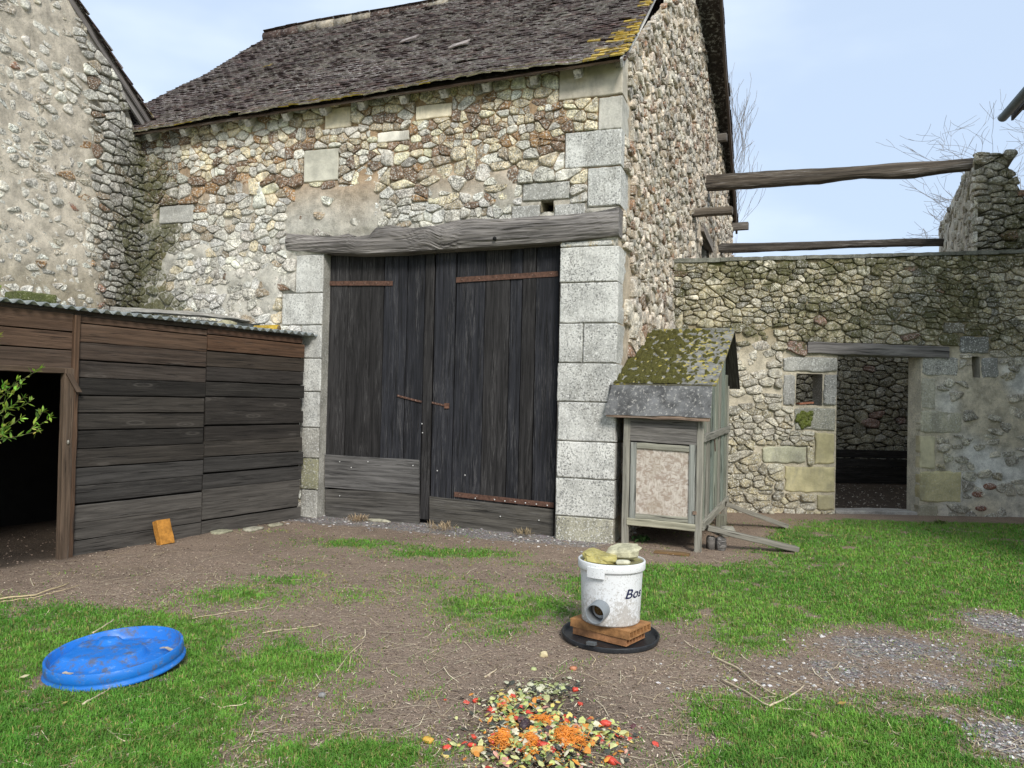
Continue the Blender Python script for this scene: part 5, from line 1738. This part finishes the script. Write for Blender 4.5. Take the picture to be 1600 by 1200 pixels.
for i in range(30):
    a_ = R_.uniform(0, 2 * PI); twig(root + Vector((0, 0, R_.uniform(.5, 2.1))), Vector((-abs(math.cos(a_)), math.sin(a_), .2)), R_.uniform(.4, .8), .006, 1)
fo.build('foliage', [LEAFM], shrub); st_.build('stem', [BARK], shrub)
# ================================================================== GROUND AND WHAT GROWS AND LIES ON IT
def vnoise(x, y, seed=0):
    """smooth value noise on arrays, 0..1"""
    xi = np.floor(x).astype(np.int64); yi = np.floor(y).astype(np.int64)
    fx = x - xi; fy = y - yi
    fx = fx * fx * (3 - 2 * fx); fy = fy * fy * (3 - 2 * fy)
    def hsh(a, b):
        h = (a * 374761393 + b * 668265263 + seed * 974634777) & 0xffffffff
        h = ((h ^ (h >> 13)) * 1274126177) & 0xffffffff
        return ((h ^ (h >> 16)) & 0xffff) / 65535.0
    a = hsh(xi, yi); b = hsh(xi + 1, yi); c = hsh(xi, yi + 1); d = hsh(xi + 1, yi + 1)
    return (a * (1 - fx) + b * fx) * (1 - fy) + (c * (1 - fx) + d * fx) * fy
def fbm(x, y, s, seed=0, oc=4):
    t = np.zeros_like(x); amp = .5; tot = 0
    for o in range(oc):
        t += amp * vnoise(x * s + 13.7 * o, y * s - 7.1 * o, seed + o); tot += amp; s *= 2.03; amp *= .55
    return t / tot
def ss(a, b, x):
    t = np.clip((x - a) / (b - a), 0, 1); return t * t * (3 - 2 * t)
def blob(x, y, px, py, rx, ry, amt):
    c = gnd(px, py)
    return amt * np.exp(-(((x - c.x) / rx) ** 2 + ((y - c.y) / ry) ** 2))
GRAV = ((1390, 1010, .55, .36, .75), (1300, 1050, .40, .25, .5), (1570, 975, .30, .40, .9), (1590, 1160, .28, .30, .9), (1180, 1075, .35, .25, .3), (1480, 1070, .3, .2, .5), (1600, 1040, .25, .2, .6))
BARE = ((1390, 1010, .70, .50, 1.2), (1300, 1050, .5, .3, .7), (1180, 1060, .45, .38, .85), (1570, 975, .35, .45, 1.0), (1590, 1160, .34, .35, 1.0), (1480, 1070, .4, .25, .6), (1230, 895, .22, .14, .5), (1120, 925, .3, .14, .4), (1420, 850, .6, .18, .4),
        (1060, 985, .25, .3, .8), (1030, 1010, .3, .3, .5), (960, 1010, .42, .32, 1.2), (1370, 1110, .25, .15, .4), (1100, 1160, .12, .1, .3), (1270, 1135, .2, .12, .35), (1060, 870, .9, .42, 1.2), (1560, 890, .25, .2, .3))
GRN = ((700, 864, .75, .30, 1.1), (560, 850, .6, .26, .95), (830, 880, .35, .2, .7), (640, 855, .5, .22, .6), (380, 930, .5, .35, .72), (450, 905, .4, .3, .62), (800, 950, .6, .45, .90), (780, 985, .4, .25, .55), (700, 915, .5, .4, .5), (560, 930, .4, .3, .42), (330, 985, .3, .3, .6), (900, 965, .35, .3, .6), (880, 905, .35, .25, .5), (540, 1185, .4, .22, 1.0), (620, 900, .3, .2, .3),
       (260, 945, .5, .22, .30), (60, 960, .4, .2, .3), (430, 830, .5, .15, .30), (1010, 1000, .12, .12, .0))
def grass_map(x, y):
    n = fbm(x, y, 1.15, 3)
    xb = np.interp(y, [2.6, 3.0, 3.75, 4.7, 5.5, 6.4, 7.2, 7.8, 8.5, 9.2, 9.7, 10.2], [.62, .66, .74, .98, .62, .45, .75, 2.3, 3.0, 3.5, 3.7, 3.8])
    g = ss(-.50, .50, x - xb + (n - .5) * 1.6) * ss(10.35, 9.75, y + (n - .5) * .8 - .02 * x) * ss(-.1, .3, x - .2)
    xl = np.interp(y, [2.6, 3.0, 3.75, 4.4, 5.0, 5.6], [-.92, -1.0, -1.12, -1.22, -1.75, -3.3])
    g2 = ss(-.50, .50, xl - x + (n - .5) * 1.7) * ss(5.75, 4.9, y + (n - .5) * .8)
    g = np.maximum(g, g2)
    for b in GRN: g = np.maximum(g, g * 0 + blob(x, y, *b) * (.55 + .9 * n))
    for b in BARE: g = g - blob(x, y, *b) * (.45 + 1.1 * fbm(x, y, 2.5, 9))
    g = g * ss(.06, .46, fbm(x, y, 4.2, 5)) * ss(.04, .54, fbm(x, y, 15, 6)) * 1.25
    spr = .34 * ss(.50, .75, fbm(x, y, 1.9, 15)) * ss(.35, .7, fbm(x, y, 7, 16)) * ss(.2, .9, -((x - SH.o.x) * -SH.n.x + (y - SH.o.y) * -SH.n.y))
    g = np.maximum(g, spr)
    wall = (Y.o.y - y) + (x - Y.o.x) * .0367
    return np.clip(g, 0, 1) * (wall > .35)
def gravel_map(x, y):
    g = x * 0
    for b in GRAV: g = g + blob(x, y, *b)
    # stony strip along the barn front
    d = (np.stack([x - BARN.o.x, y - BARN.o.y], -1) @ np.array([BARN.n.x, BARN.n.y]))
    u = (np.stack([x - BARN.o.x, y - BARN.o.y], -1) @ np.array([BARN.d.x, BARN.d.y]))
    g = g + .75 * ss(.75, .15, d) * ss(-.6, -.2, u) * ss(3.9, 3.4, u)
    return np.clip(g, 0, 1)
def hgt(x, y):
    near = ss(14, 9, np.hypot(x, y))
    return near * (.026 * (fbm(x, y, 1.1, 21) - .5) + .016 * (fbm(x, y, 5.5, 22, 3) - .5))
def axis(lo, hi, fine, far):
    core = np.arange(lo, hi + fine, fine)
    out = [lo - 2 ** k * .15 for k in range(1, 12) if 2 ** k * .15 < far][::-1]
    outr = [hi + 2 ** k * .15 for k in range(1, 12) if 2 ** k * .15 < far]
    return np.concatenate([out, core, outr])
gx, gy = axis(-6, 7, .045, 320), axis(1.6, 11.5, .045, 320)
X, Yg = np.meshgrid(gx, gy)
Zg = hgt(X, Yg)
# the ground stays level where it meets footings
nx, ny = len(gx), len(gy)
me = bpy.data.meshes.new('ground')
idx = np.arange(nx * ny).reshape(ny, nx)
Fq = np.stack([idx[:-1, :-1], idx[:-1, 1:], idx[1:, 1:], idx[1:, :-1]], -1).reshape(-1, 4)
def fast_mesh(name, co_, faces, k, mat, cols, smooth=True):
    me = bpy.data.meshes.new(name)
    me.vertices.add(len(co_)); me.vertices.foreach_set('co', np.asarray(co_, dtype=np.float32).ravel())
    nf = len(faces)
    me.loops.add(nf * k); me.loops.foreach_set('vertex_index', np.asarray(faces, dtype=np.int32).ravel())
    me.polygons.add(nf); me.polygons.foreach_set('loop_start', np.arange(nf, dtype=np.int32) * k)
    me.polygons.foreach_set('use_smooth', np.full(nf, smooth))
    me.update(calc_edges=True)
    me.materials.append(mat)
    a = me.attributes.new('col', 'FLOAT_COLOR', 'POINT'); a.data.foreach_set('color', np.asarray(cols, dtype=np.float32).ravel())
    o = bpy.data.objects.new(name, me); COL.objects.link(o); return o
gm = grass_map(X, Yg); gv = gravel_map(X, Yg)
# soil coloured darker inside the roofless room and in the shed
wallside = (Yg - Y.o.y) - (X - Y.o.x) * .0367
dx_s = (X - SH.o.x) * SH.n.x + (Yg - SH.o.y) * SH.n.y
dark_soil = np.clip(ss(.05, .4, wallside) * .95 * (X > 1.5) * (X < 9) * (Yg < 16) + ss(.25, -.25, dx_s) * (Yg < 10.5) * .85 + .25 * ss(.52, .7, fbm(X, Yg, 1.6, 41)), 0, 1)
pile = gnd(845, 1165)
dark_soil = np.clip(dark_soil + .55 * np.exp(-(((X - pile.x - .03) / .30) ** 2 + ((Yg - pile.y - .15) / .50) ** 2)), 0, 1)  # soil colour also darkened around the scraps heap
cols = np.stack([gm, gv, dark_soil, np.ones_like(gm)], -1).reshape(-1, 4)
g_ = fast_mesh('ground', np.stack([X, Yg, Zg], -1).reshape(-1, 3), Fq, 4, EARTHM, cols)
g_['kind'] = 'structure'

def scatter(n, dens, ylo=2.7, yhi=10.0, pw=1.7):
    """points thicker near the viewer, kept with probability dens(x, y)"""
    u = rng.random(n)
    a, b = ylo ** (1 - pw), yhi ** (1 - pw)
    y = (a + (b - a) * u) ** (1 / (1 - pw))
    x = (rng.random(n) - .5) * 2 * (.74 * y + .4)
    k = rng.random(n) < dens(x, y)
    x, y = x[k], y[k]
    return x, y
# grass
def gdens(x, y):
    g = grass_map(x, y)
    return np.clip(g * 1.15, 0, 1) ** 1.25 * (np.hypot(x - FB.x, y - FB.y) > .27) * (np.hypot(x - LC.x, y - LC.y) > .36)
x, y = scatter(600000, gdens)
g = grass_map(x, y)
n = len(x)
far = ss(3, 9, y)
h = (.009 + .021 * rng.random(n) ** 1.6) * (.5 + .6 * g) * (1 + .35 * fbm(x, y, 2.2, 31)) * 1.0
w = (.0016 + .0014 * rng.random(n)) * (1 + .9 * far)
az = rng.random(n) * 2 * PI; lean = .25 + .9 * rng.random(n)
z = hgt(x, y)
dx, dy = np.cos(az), np.sin(az)
sx, sy = -dy, dx
P0 = np.stack([x - sx * w, y - sy * w, z - .002], -1); P1 = np.stack([x + sx * w, y + sy * w, z - .002], -1)
mx_, my_ = x + dx * h * lean * .35, y + dy * h * lean * .35
P2 = np.stack([mx_ + sx * w * .8, my_ + sy * w * .8, z + h * .62], -1); P3 = np.stack([mx_ - sx * w * .8, my_ - sy * w * .8, z + h * .62], -1)
P4 = np.stack([x + dx * h * lean, y + dy * h * lean, z + h * (1.0 - .22 * lean)], -1)
V = np.stack([P0, P1, P2, P3, P4], 1).reshape(-1, 3)
b = np.arange(n)[:, None] * 5
tri = np.concatenate([b + np.array([[0, 1, 2]]), b + np.array([[0, 2, 3]]), b + np.array([[3, 2, 4]])], 1).reshape(-1, 3)
t = fbm(x, y, 1.4, 55); q = rng.random(n)
cA = np.array([.080, .235, .026]); cB = np.array([.20, .385, .055]); cY = np.array([.33, .30, .10])
cc = cA + (cB - cA) * np.clip(t * 1.3 - .25 + (q - .5) * .6, 0, 1)[:, None]
dry = (rng.random(n) < .13 + .2 * (g < .5))
cc[dry] = cY * (.7 + .5 * rng.random(dry.sum()))[:, None]
cc = np.repeat(cc[:, None, :], 5, 1).reshape(-1, 3)
cc = np.concatenate([cc, np.zeros((len(cc), 1))], 1)
go = fast_mesh('grass', V, tri, 3, GRASSM, cc, False)
go['kind'] = 'stuff'; go['label'] = 'short green grass growing in patches over the yard'; go['category'] = 'grass'

# straw and chaff
def sdens(x, y):
    d = .30 + .7 * fbm(x, y, 1.7, 61)
    d = d * (1 - .40 * grass_map(x, y))
    left = np.exp(-(((x + 2.6) / 1.3) ** 2 + ((y - 6.0) / .8) ** 2))
    d2 = (np.stack([x - BARN.o.x, y - BARN.o.y], -1) @ np.array([BARN.n.x, BARN.n.y]))
    return np.clip(d * .55 + .6 * left, 0, 1) * (d2 > .02) * (((x - SH.o.x) * SH.n.x + (y - SH.o.y) * SH.n.y) > .05) * ((Y.o.y - y) > .1) * (np.hypot(x - FB.x, y - FB.y) > .33) * (np.hypot(x - LC.x, y - LC.y) > .38)
def slivers(name, n0, llo, lhi, wlo, whi, pal, lab, cat, pw=1.7, lift=.006, dens=sdens, ylo=2.7, yhi=10.0):
    x, y = scatter(n0, dens, ylo, yhi, pw); n = len(x)
    ln = llo + (lhi - llo) * rng.random(n) ** 2.2; w = wlo + (whi - wlo) * rng.random(n)
    w = w * (1 + .6 * ss(4, 9, y))
    a = rng.random(n) * 2 * PI; dx, dy = np.cos(a), np.sin(a)
    z = hgt(x, y) + .003 + lift * rng.random(n); tz = (rng.random(n) - .35) * .22 * ln
    bend = (rng.random(n) - .5) * .35 * ln
    p = np.stack([x, y, z], -1); d = np.stack([dx, dy, tz / ln], -1) * ln[:, None] / 2; s = np.stack([-dy, dx, np.zeros(n)], -1)
    up = np.stack([np.zeros(n), np.zeros(n), w * .5], -1)
    m = p + s * bend[:, None]
    V = np.stack([p - d - s * w[:, None] / 2, p - d + s * w[:, None] / 2, m + s * w[:, None] / 2, m - s * w[:, None] / 2, p + d + s * w[:, None] / 2, p + d - s * w[:, None] / 2], 1)
    V[:, 2:4] += up[:, None, :]
    V = V.reshape(-1, 3)
    b = np.arange(n)[:, None] * 6
    F = np.concatenate([b + np.array([[0, 1, 2, 3]]), b + np.array([[3, 2, 4, 5]])], 1).reshape(-1, 4)
    pal = np.array(pal); cc = pal[rng.integers(0, len(pal), n)] * (.7 + .6 * rng.random(n))[:, None]
    cc = np.concatenate([np.repeat(cc[:, None, :], 6, 1).reshape(-1, 3), np.zeros((n * 6, 1))], 1)
    o = fast_mesh(name, V, F, 4, STRAWM, cc, False)
    o['kind'] = 'stuff'; o['label'] = lab; o['category'] = cat
    return o
slivers('straw_litter', 17000, .03, .24, .0018, .0042, [(.52, .43, .28), (.42, .33, .20), (.60, .52, .36), (.33, .25, .16)], 'thin pale straw scattered over soil and grass', 'straw')
slivers('chaff', 90000, .008, .035, .002, .005, [(.40, .29, .22), (.52, .41, .30), (.15, .10, .078), (.25, .18, .135), (.60, .50, .38)], 'small brown chips and chaff covering the bare soil', 'chaff', lift=.01,
        dens=lambda x, y: sdens(x, y) * (1 - .75 * grass_map(x, y)))
def pebbles(name, n0, dens, slo, shi, pal, lab, cat):
    x, y = scatter(n0, dens); n = len(x)
    s = slo + (shi - slo) * rng.random(n) ** 2
    s = s * (1 + .35 * ss(4, 9, y))
    z = hgt(x, y) + s * .15
    base = np.array([[1, 0, 0], [0, 1, 0], [-1, 0, 0], [0, -1, 0], [0, 0, .75], [0, 0, -.6], [.6, .6, .45], [-.6, .6, .45], [-.6, -.6, .45], [.6, -.6, .45]])
    V = base[None] * (1 + .5 * (rng.random((n, 10, 3)) - .5)) * s[:, None, None]
    a = rng.random(n) * 2 * PI; c, sn = np.cos(a)[:, None], np.sin(a)[:, None]
    vx = V[..., 0] * c * 1.25 - V[..., 1] * sn; vy = V[..., 0] * sn * 1.25 + V[..., 1] * c
    V = np.stack([vx + x[:, None], vy + y[:, None], V[..., 2] + z[:, None]], -1).reshape(-1, 3)
    T = np.array([[0, 6, 4], [6, 1, 4], [1, 7, 4], [7, 2, 4], [2, 8, 4], [8, 3, 4], [3, 9, 4], [9, 0, 4], [0, 1, 6], [1, 2, 7], [2, 3, 8], [3, 0, 9], [1, 0, 5], [2, 1, 5], [3, 2, 5], [0, 3, 5]])
    F = (np.arange(n)[:, None, None] * 10 + T[None]).reshape(-1, 3)
    pal = np.array(pal); cc = pal[rng.integers(0, len(pal), n)] * (.7 + .6 * rng.random(n))[:, None]
    cc = np.concatenate([np.repeat(cc[:, None, :], 10, 1).reshape(-1, 3), np.zeros((n * 10, 1))], 1)
    o = fast_mesh(name, V, F, 3, STRAWM, cc, False)
    o['kind'] = 'stuff'; o['label'] = lab; o['category'] = cat
x_, y_ = None, None
slivers('dung_litter', 9000, .02, .09, .004, .012, [(.10, .075, .055), (.05, .04, .03), (.55, .50, .42), (.22, .17, .12)], 'dark litter and pale crumbs on the floor inside the doorway', 'litter', lift=.02,
        dens=lambda x, y: ((y - Y.o.y) - (x - Y.o.x) * .0367 > .35) * 1.0 * (x > 3.6) * (x < 8), ylo=10.8, yhi=14.6)
pebbles('gravel', 60000, lambda x, y: np.clip(gravel_map(x, y) * (.3 + 1.0 * fbm(x, y, 4, 71)) * (1 - grass_map(x, y)), 0, 1) * .8, .004, .013, [(.42, .40, .39), (.30, .28, .27), (.55, .53, .50), (.20, .175, .16)], 'grey gravel showing through worn patches', 'gravel')
pebbles('soil_crumbs', 70000, lambda x, y: (1 - grass_map(x, y)) * .55 * (.2 + fbm(x, y, 3, 81)) * (((x - SH.o.x) * SH.n.x + (y - SH.o.y) * SH.n.y) > -1.5) * (y < 9.9), .002, .007, [(.15, .105, .08), (.24, .175, .135), (.34, .26, .20), (.08, .055, .042)], 'loose crumbs of brown soil', 'soil')

# single long stalks
def stalk(pts, r, lab, col=(.52, .43, .29)):
    P = []
    for i in range(len(pts) - 1):
        a, b_ = gnd(*pts[i]), gnd(*pts[i + 1])
        for k in range(5): P.append(a.lerp(b_, k / 5) + Vector((0, 0, r + .004 + .01 * abs(n2(i + k * .3, pts[0][0] * .1)))))
    P.append(gnd(*pts[-1]) + Vector((0, 0, r + .012)))
    mb = MB(); mb.tube(P, [r * (1 - .4 * i / len(P)) for i in range(len(P))], 6, col)
    tag(mb.build('dry_stalk', [STRAWM], None, P[0]), lab, 'stalk', 'long dry stalks on the ground')
stalk([(1115, 1029), (1152, 1047), (1175, 1068), (1211, 1090)], .0055, 'upper long pale stalk bent twice on the worn patch at right')
stalk([(1126, 1064), (1165, 1083), (1200, 1107)], .0055, 'lower long pale stalk meeting the short one in a V')
stalk([(1202, 1107), (1232, 1093), (1255, 1077)], .0055, 'shorter stalk rising right from the V of two stalks')
stalk([(1216, 1109), (1252, 1113)], .004, 'short thin stalk lying just below the V of two stalks')
stalk([(129, 1105), (150, 1093), (171, 1081)], .0065, 'straight pale stalk on grass just below the blue lid')
stalk([(145, 992), (160, 983), (177, 972)], .006, 'pale stalk sticking up behind the left of blue lid')
stalk([(0, 938), (55, 932), (108, 914)], .006, 'longest straw stalk at the left edge before shed doorway', (.55, .45, .26))
stalk([(0, 943), (20, 940), (55, 935), (125, 917)], .004, 'thinner straw stalk alongside the longest one at left edge', (.50, .40, .24))
stalk([(525, 1052), (545, 1025), (570, 1003)], .0035, 'thin stalk standing out on bare soil below the doors')
stalk([(160, 1138), (195, 1164)], .004, 'short stalk on the grass at lower left, below the lid')
stalk([(190, 1185), (215, 1177), (250, 1188)], .004, 'curved stalk on the grass at the bottom left edge')
stalk([(310, 1091), (345, 1109), (385, 1103)], .004, 'kinked stalk on grass right of the blue lid')
stalk([(410, 991), (470, 983), (500, 980)], .0035, 'thin long stalk on the soil right of the lid')
stalk([(757, 1061), (776, 1050)], .005, 'short pale stick just above the vegetable scraps')
stalk([(300, 968), (360, 958), (420, 950)], .003, 'faint stalk across the soil between the lid and shed')

# vegetable scraps tipped on the soil
def sp(x, y): return gnd(630 + x / 4, 1000 + y / 4)
R_ = random.Random(99)
def tomato(i, x, y, s, lab, col=(.62, .055, .03)):
    c = sp(x, y); zz = hgt(np.array([c.x]), np.array([c.y]))[0] + pz(c.x, c.y)
    mb = MB(); mb.rock(c + Vector((0, 0, s * .42 + zz)), (s, s * .62, s * .5), R_.uniform(-.8, .8), col, 20 + i, n=12, tilt=(R_.uniform(-.3, .3), R_.uniform(-.3, .3)))
    tag(mb.build('tomato_piece', [SCRAP], None, c), lab, 'tomato', 'pieces of tomato among the scraps')
def pz(x, y): return .05 * math.exp(-(((x - pile.x) / .17) ** 2 + ((y - pile.y) / .28) ** 2))
for i, (x, y, s, lab) in enumerate(((550, 458, .024, 'long red tomato piece at the upper left edge of the scraps'), (428, 625, .020, 'upper of two red tomato pieces left of the heap'), (428, 672, .019, 'lower of two red tomato pieces left of the heap'),
        (272, 685, .019, 'red tomato piece above the yellow crumbs at far left'), (885, 735, .024, 'largest red tomato piece on the front of the heap'), (1265, 538, .025, 'red tomato piece lying clear at the right of the heap'),
        (1300, 770, .026, 'red tomato piece at the bottom right, apart from heap'), (1005, 550, .022, 'red tomato piece standing up behind the grated carrot'), (1078, 322, .019, 'red tomato piece beside black leaf at the top right'),
        (1222, 620, .015, 'small tomato piece right of the heap by pale leaves'), (1098, 655, .014, 'small red tomato piece touching the right carrot mound'), (712, 532, .018, 'red tomato piece among dark skins, middle of heap'),
        (555, 662, .015, 'flat red tomato strip at the left side of the heap'), (790, 495, .022, 'tall red tomato piece at the back of the heap'), (455, 390, .019, 'tomato skin on bare soil, upper left of the heap'), (1105, 405, .016, 'curled tomato skin on dark soil, upper right'),
        (262, 380, .008, 'tiniest red tomato crumb on soil, far upper left'), (915, 635, .017, 'red tomato piece between the two orange mounds'))):
    tomato(i, x, y, s, lab)
def lumpy(name, x, y, s, col, lab, cat, n=10, seed=1):
    c = sp(x, y); mb = MB(); mb.rock(c + Vector((0, 0, s[2] * .6 + pz(c.x, c.y))), s, R_.uniform(-1, 1), col, seed, n=n)
    tag(mb.build(name, [SCRAP], None, c), lab, cat)
lumpy('onion_half', 878, 105, (.026, .02, .02), (.62, .52, .30), 'pale onion end on the soil below the black tray', 'onion', 10, 3)
lumpy('potato_peel', 1062, 185, (.02, .018, .012), (.50, .20, .10), 'orange brown peel below the bucket tray', 'peel', 10, 4)
lumpy('orange_peel', 158, 635, (.024, .02, .012), (.62, .36, .05), 'orange peel lying alone at far left of the scraps', 'peel', 10, 5)
lumpy('orange_peel', 462, 708, (.032, .022, .014), (.66, .36, .10), 'pale orange peel at the lower left of the heap', 'peel', 10, 6)
lumpy('yellow_peel', 262, 728, (.026, .014, .008), (.66, .50, .16), 'yellow crumbs beside the far left tomato piece', 'peel', 9, 7)
lumpy('aubergine_piece', 760, 620, (.022, .035, .03), (.03, .012, .018), 'dark purple aubergine piece standing in the heap', 'aubergine', 10, 8)
lumpy('black_leaf', 1030, 310, (.035, .02, .010), (.018, .018, .016), 'black rotten leaf at the top right of the scraps', 'leaf', 9, 9)
lumpy('lettuce_core', 815, 190, (.016, .016, .012), (.45, .50, .22), 'small green lettuce scrap above the heap', 'lettuce', 9, 10)
def carrot(x, y, rx, ry, n, lab):
    c = sp(x, y); mb = MB(); z0 = pz(c.x, c.y)
    for i in range(n):
        a = R_.uniform(0, 2 * PI); q_ = min(1.5, abs(R_.gauss(0, .62)))
        ox, oy = math.cos(a) * q_ * rx, math.sin(a) * q_ * ry
        p = c + Vector((ox, oy, z0 + .004 + .026 * max(0, 1 - q_ * q_) * R_.uniform(.2, 1.0)))
        d = Vector((R_.gauss(0, 1), R_.gauss(0, 1), R_.gauss(0, .25))).normalized() * R_.uniform(.010, .024)
        k = R_.uniform(.8, 1.2)
        mb.tube([p - d, p + Vector((0, 0, .004)), p + d], .0021, 4, (.66 * k, .22 * k, .022), cap=False)
    o = mb.build('grated_carrot', [SCRAP], None, c)
    tag(o, lab, 'carrot', None, 'stuff')
carrot(1000, 665, .075, .10, 620, 'large mound of orange grated carrot at the right of the heap')
carrot(625, 655, .045, .10, 300, 'narrow streak of grated carrot at the left of the heap')
carrot(800, 705, .036, .08, 220, 'small clump of grated carrot at the heap front')
carrot(870, 575, .05, .06, 200, 'back clump of grated carrot behind the dark aubergine')
# chopped salad leaves, peelings and crumbs nobody could count
mb = MB()
def flake(x, y, s, col, lift=0):
    z = pz(x, y) + R_.uniform(.002, .016) + lift
    a = R_.uniform(0, 2 * PI); d = Vector((math.cos(a), math.sin(a), R_.gauss(0, .35))) * s; e = Vector((-math.sin(a), math.cos(a), R_.gauss(0, .35))) * s * R_.uniform(.3, .8)
    p = Vector((x, y, z)); up = Vector((0, 0, s * R_.uniform(.1, .6)))
    mb.add([p - d, p - d * .3 + e + up * .5, p + d * .5 + e * .8, p + d, p + d * .4 - e + up * .4, p - d * .4 - e * .9, p + up], [(0, 1, 6), (1, 2, 6), (2, 3, 6), (3, 4, 6), (4, 5, 6), (5, 0, 6)], col, None, 0, True)
PALV = [(1.5, (.62, .24, .03)), (.7, (.55, .06, .035)), (1.0, (.16, .12, .07)), (2.4, (.46, .50, .16)), (1.6, (.52, .52, .22)), (1.7, (.60, .54, .38)), (1.3, (.20, .30, .07)), (2.6, (.05, .055, .04)), (1.0, (.64, .50, .14)), (.5, (.60, .30, .22)), (.35, (.10, .03, .035))]
for i in range(3600):
    q = R_.random()
    if q < .62: x_, y_ = R_.gauss(pile.x - .01, .135), R_.gauss(pile.y - .04, .17)
    elif q < .80: x_, y_ = (lambda c: (R_.gauss(c.x, .075), R_.gauss(c.y, .09)))(sp(680, 420))
    elif q < .9: x_, y_ = (lambda c: (R_.gauss(c.x, .09), R_.gauss(c.y, .07)))(sp(900, 320))
    else: x_, y_ = (lambda c: (R_.gauss(c.x, .11), R_.gauss(c.y, .08)))(sp(1180, 600))
    c = pick(R_, PALV)
    if q > .8 and q < .9: c = pick(R_, [(1, (.04, .04, .03)), (1, (.60, .58, .40)), (1, (.35, .38, .16))])
    flake(x_, y_, R_.choice((.003, .004, .005, .006, .008, .012, .018, .022)), c)
tag(mb.build('salad_scraps', [SCRAP], None, pile), 'chopped lettuce, peelings and crumbs spread over the heap', 'food scraps', None, 'stuff')

# small weeds and stones by the footings
def weed(px, py, n, s, lab, col):
    c = gnd(px, py); t = thing('weed', lab, 'weed', c, 'weeds at the foot of the walls')
    mb = MB()
    for i in range(n):
        a = R_.uniform(0, 2 * PI); el = R_.uniform(.25, 1.2); ln = s * R_.uniform(.5, 1)
        d = Vector((math.cos(a) * math.cos(el), math.sin(a) * math.cos(el), math.sin(el)))
        sd_ = d.cross(Vector((0, 0, 1))).normalized() * ln * (.22 if col[1] > col[0] else .035)
        o = c + Vector((R_.gauss(0, s * .4), R_.gauss(0, s * .4), 0))
        k = R_.uniform(.7, 1.3)
        mb.add([o, o + d * ln * .6 + sd_, o + d * ln * 1.0 - Vector((0, 0, ln * .1)), o + d * ln * .6 - sd_], [(0, 1, 2, 3)], tuple(x * k for x in col))
    mb.build('foliage', [LEAFM], t)
weed(651, 815, 40, .09, 'small green weed at the foot of the left door leaf', (.07, .17, .04))
weed(1004, 846, 60, .10, 'dark green weed between pillar and the hen house post', (.05, .11, .03))
weed(1158, 800, 30, .07, 'tiny weed at the wall foot behind the ramp rails', (.09, .17, .04))
weed(690, 828, 110, .16, 'dry brown tuft at the foot of the right door leaf', (.42, .32, .20))
weed(820, 836, 90, .13, 'dry tuft beside the pillar under the right door leaf', (.38, .30, .18))
weed(560, 815, 120, .14, 'dry tuft below the left kick board', (.44, .33, .21))
weed(1470, 818, 40, .08, 'straggly weed at the foot of the wall right of the doorway', (.14, .17, .06))
for k, (px, py, s, col, lab) in enumerate(((345, 833, (.13, .08, .022), (.30, .29, .20), 'flat mossy stone at shed foot, nearest the orange brick'), (395, 828, (.12, .07, .02), (.33, .31, .24), 'flat mossy stone at shed foot, middle of three'),
        (430, 822, (.10, .06, .02), (.30, .28, .20), 'flat mossy stone at shed foot, nearest the door jamb'), (590, 815, (.16, .05, .02), (.34, .32, .24), 'flat pale stone sill under the left door leaf'),
        (503, 1088, (.018, .015, .012), (.30, .29, .28), 'small round grey pebble on bare soil left of the scraps'), (1205, 803, (.04, .03, .025), (.42, .39, .30), 'small pale stone at the wall foot by the ramp'))):
    c = gnd(px, py); mb = MB(); mb.rock(c + Vector((0, 0, s[2] * .5)), s, R(60.5) if k < 3 else R(-19), col, 40 + k, n=12)
    tag(mb.build('flat_stone' if k < 4 else 'pebble', [ROCKM], None, c), lab, 'stone')
for k, (px, py, lab) in enumerate(((1315, 1107, 'yellow dead leaf on the worn gravel patch'), (1272, 1158, 'brown dead leaf on the grass at lower right'), (424, 1072, 'orange brown dead leaf at the grass edge left'), (101, 1107, 'yellow dead leaf on grass below the blue lid'), (38, 1065, 'pale dead leaf at left edge of the grass'), (1400, 1155, 'dead leaf on grass near the bottom right corner'))):
    c = gnd(px, py); mb = MB(); s = .024
    a = k * 1.7; d = Vector((math.cos(a), math.sin(a), .15)) * s; e = Vector((-math.sin(a), math.cos(a), .2)) * s * .6
    p = c + Vector((0, 0, .028))
    mb.add([p - d, p + e, p + d, p - e, p + Vector((0, 0, -.006))], [(0, 1, 4), (1, 2, 4), (2, 3, 4), (3, 0, 4)], ((.50, .34, .10), (.36, .26, .16), (.42, .20, .08), (.46, .40, .12), (.5, .44, .28), (.42, .36, .22))[k])
    tag(mb.build('dead_leaf', [LEAFM], None, c), lab, 'leaf', 'dead leaves on the ground')
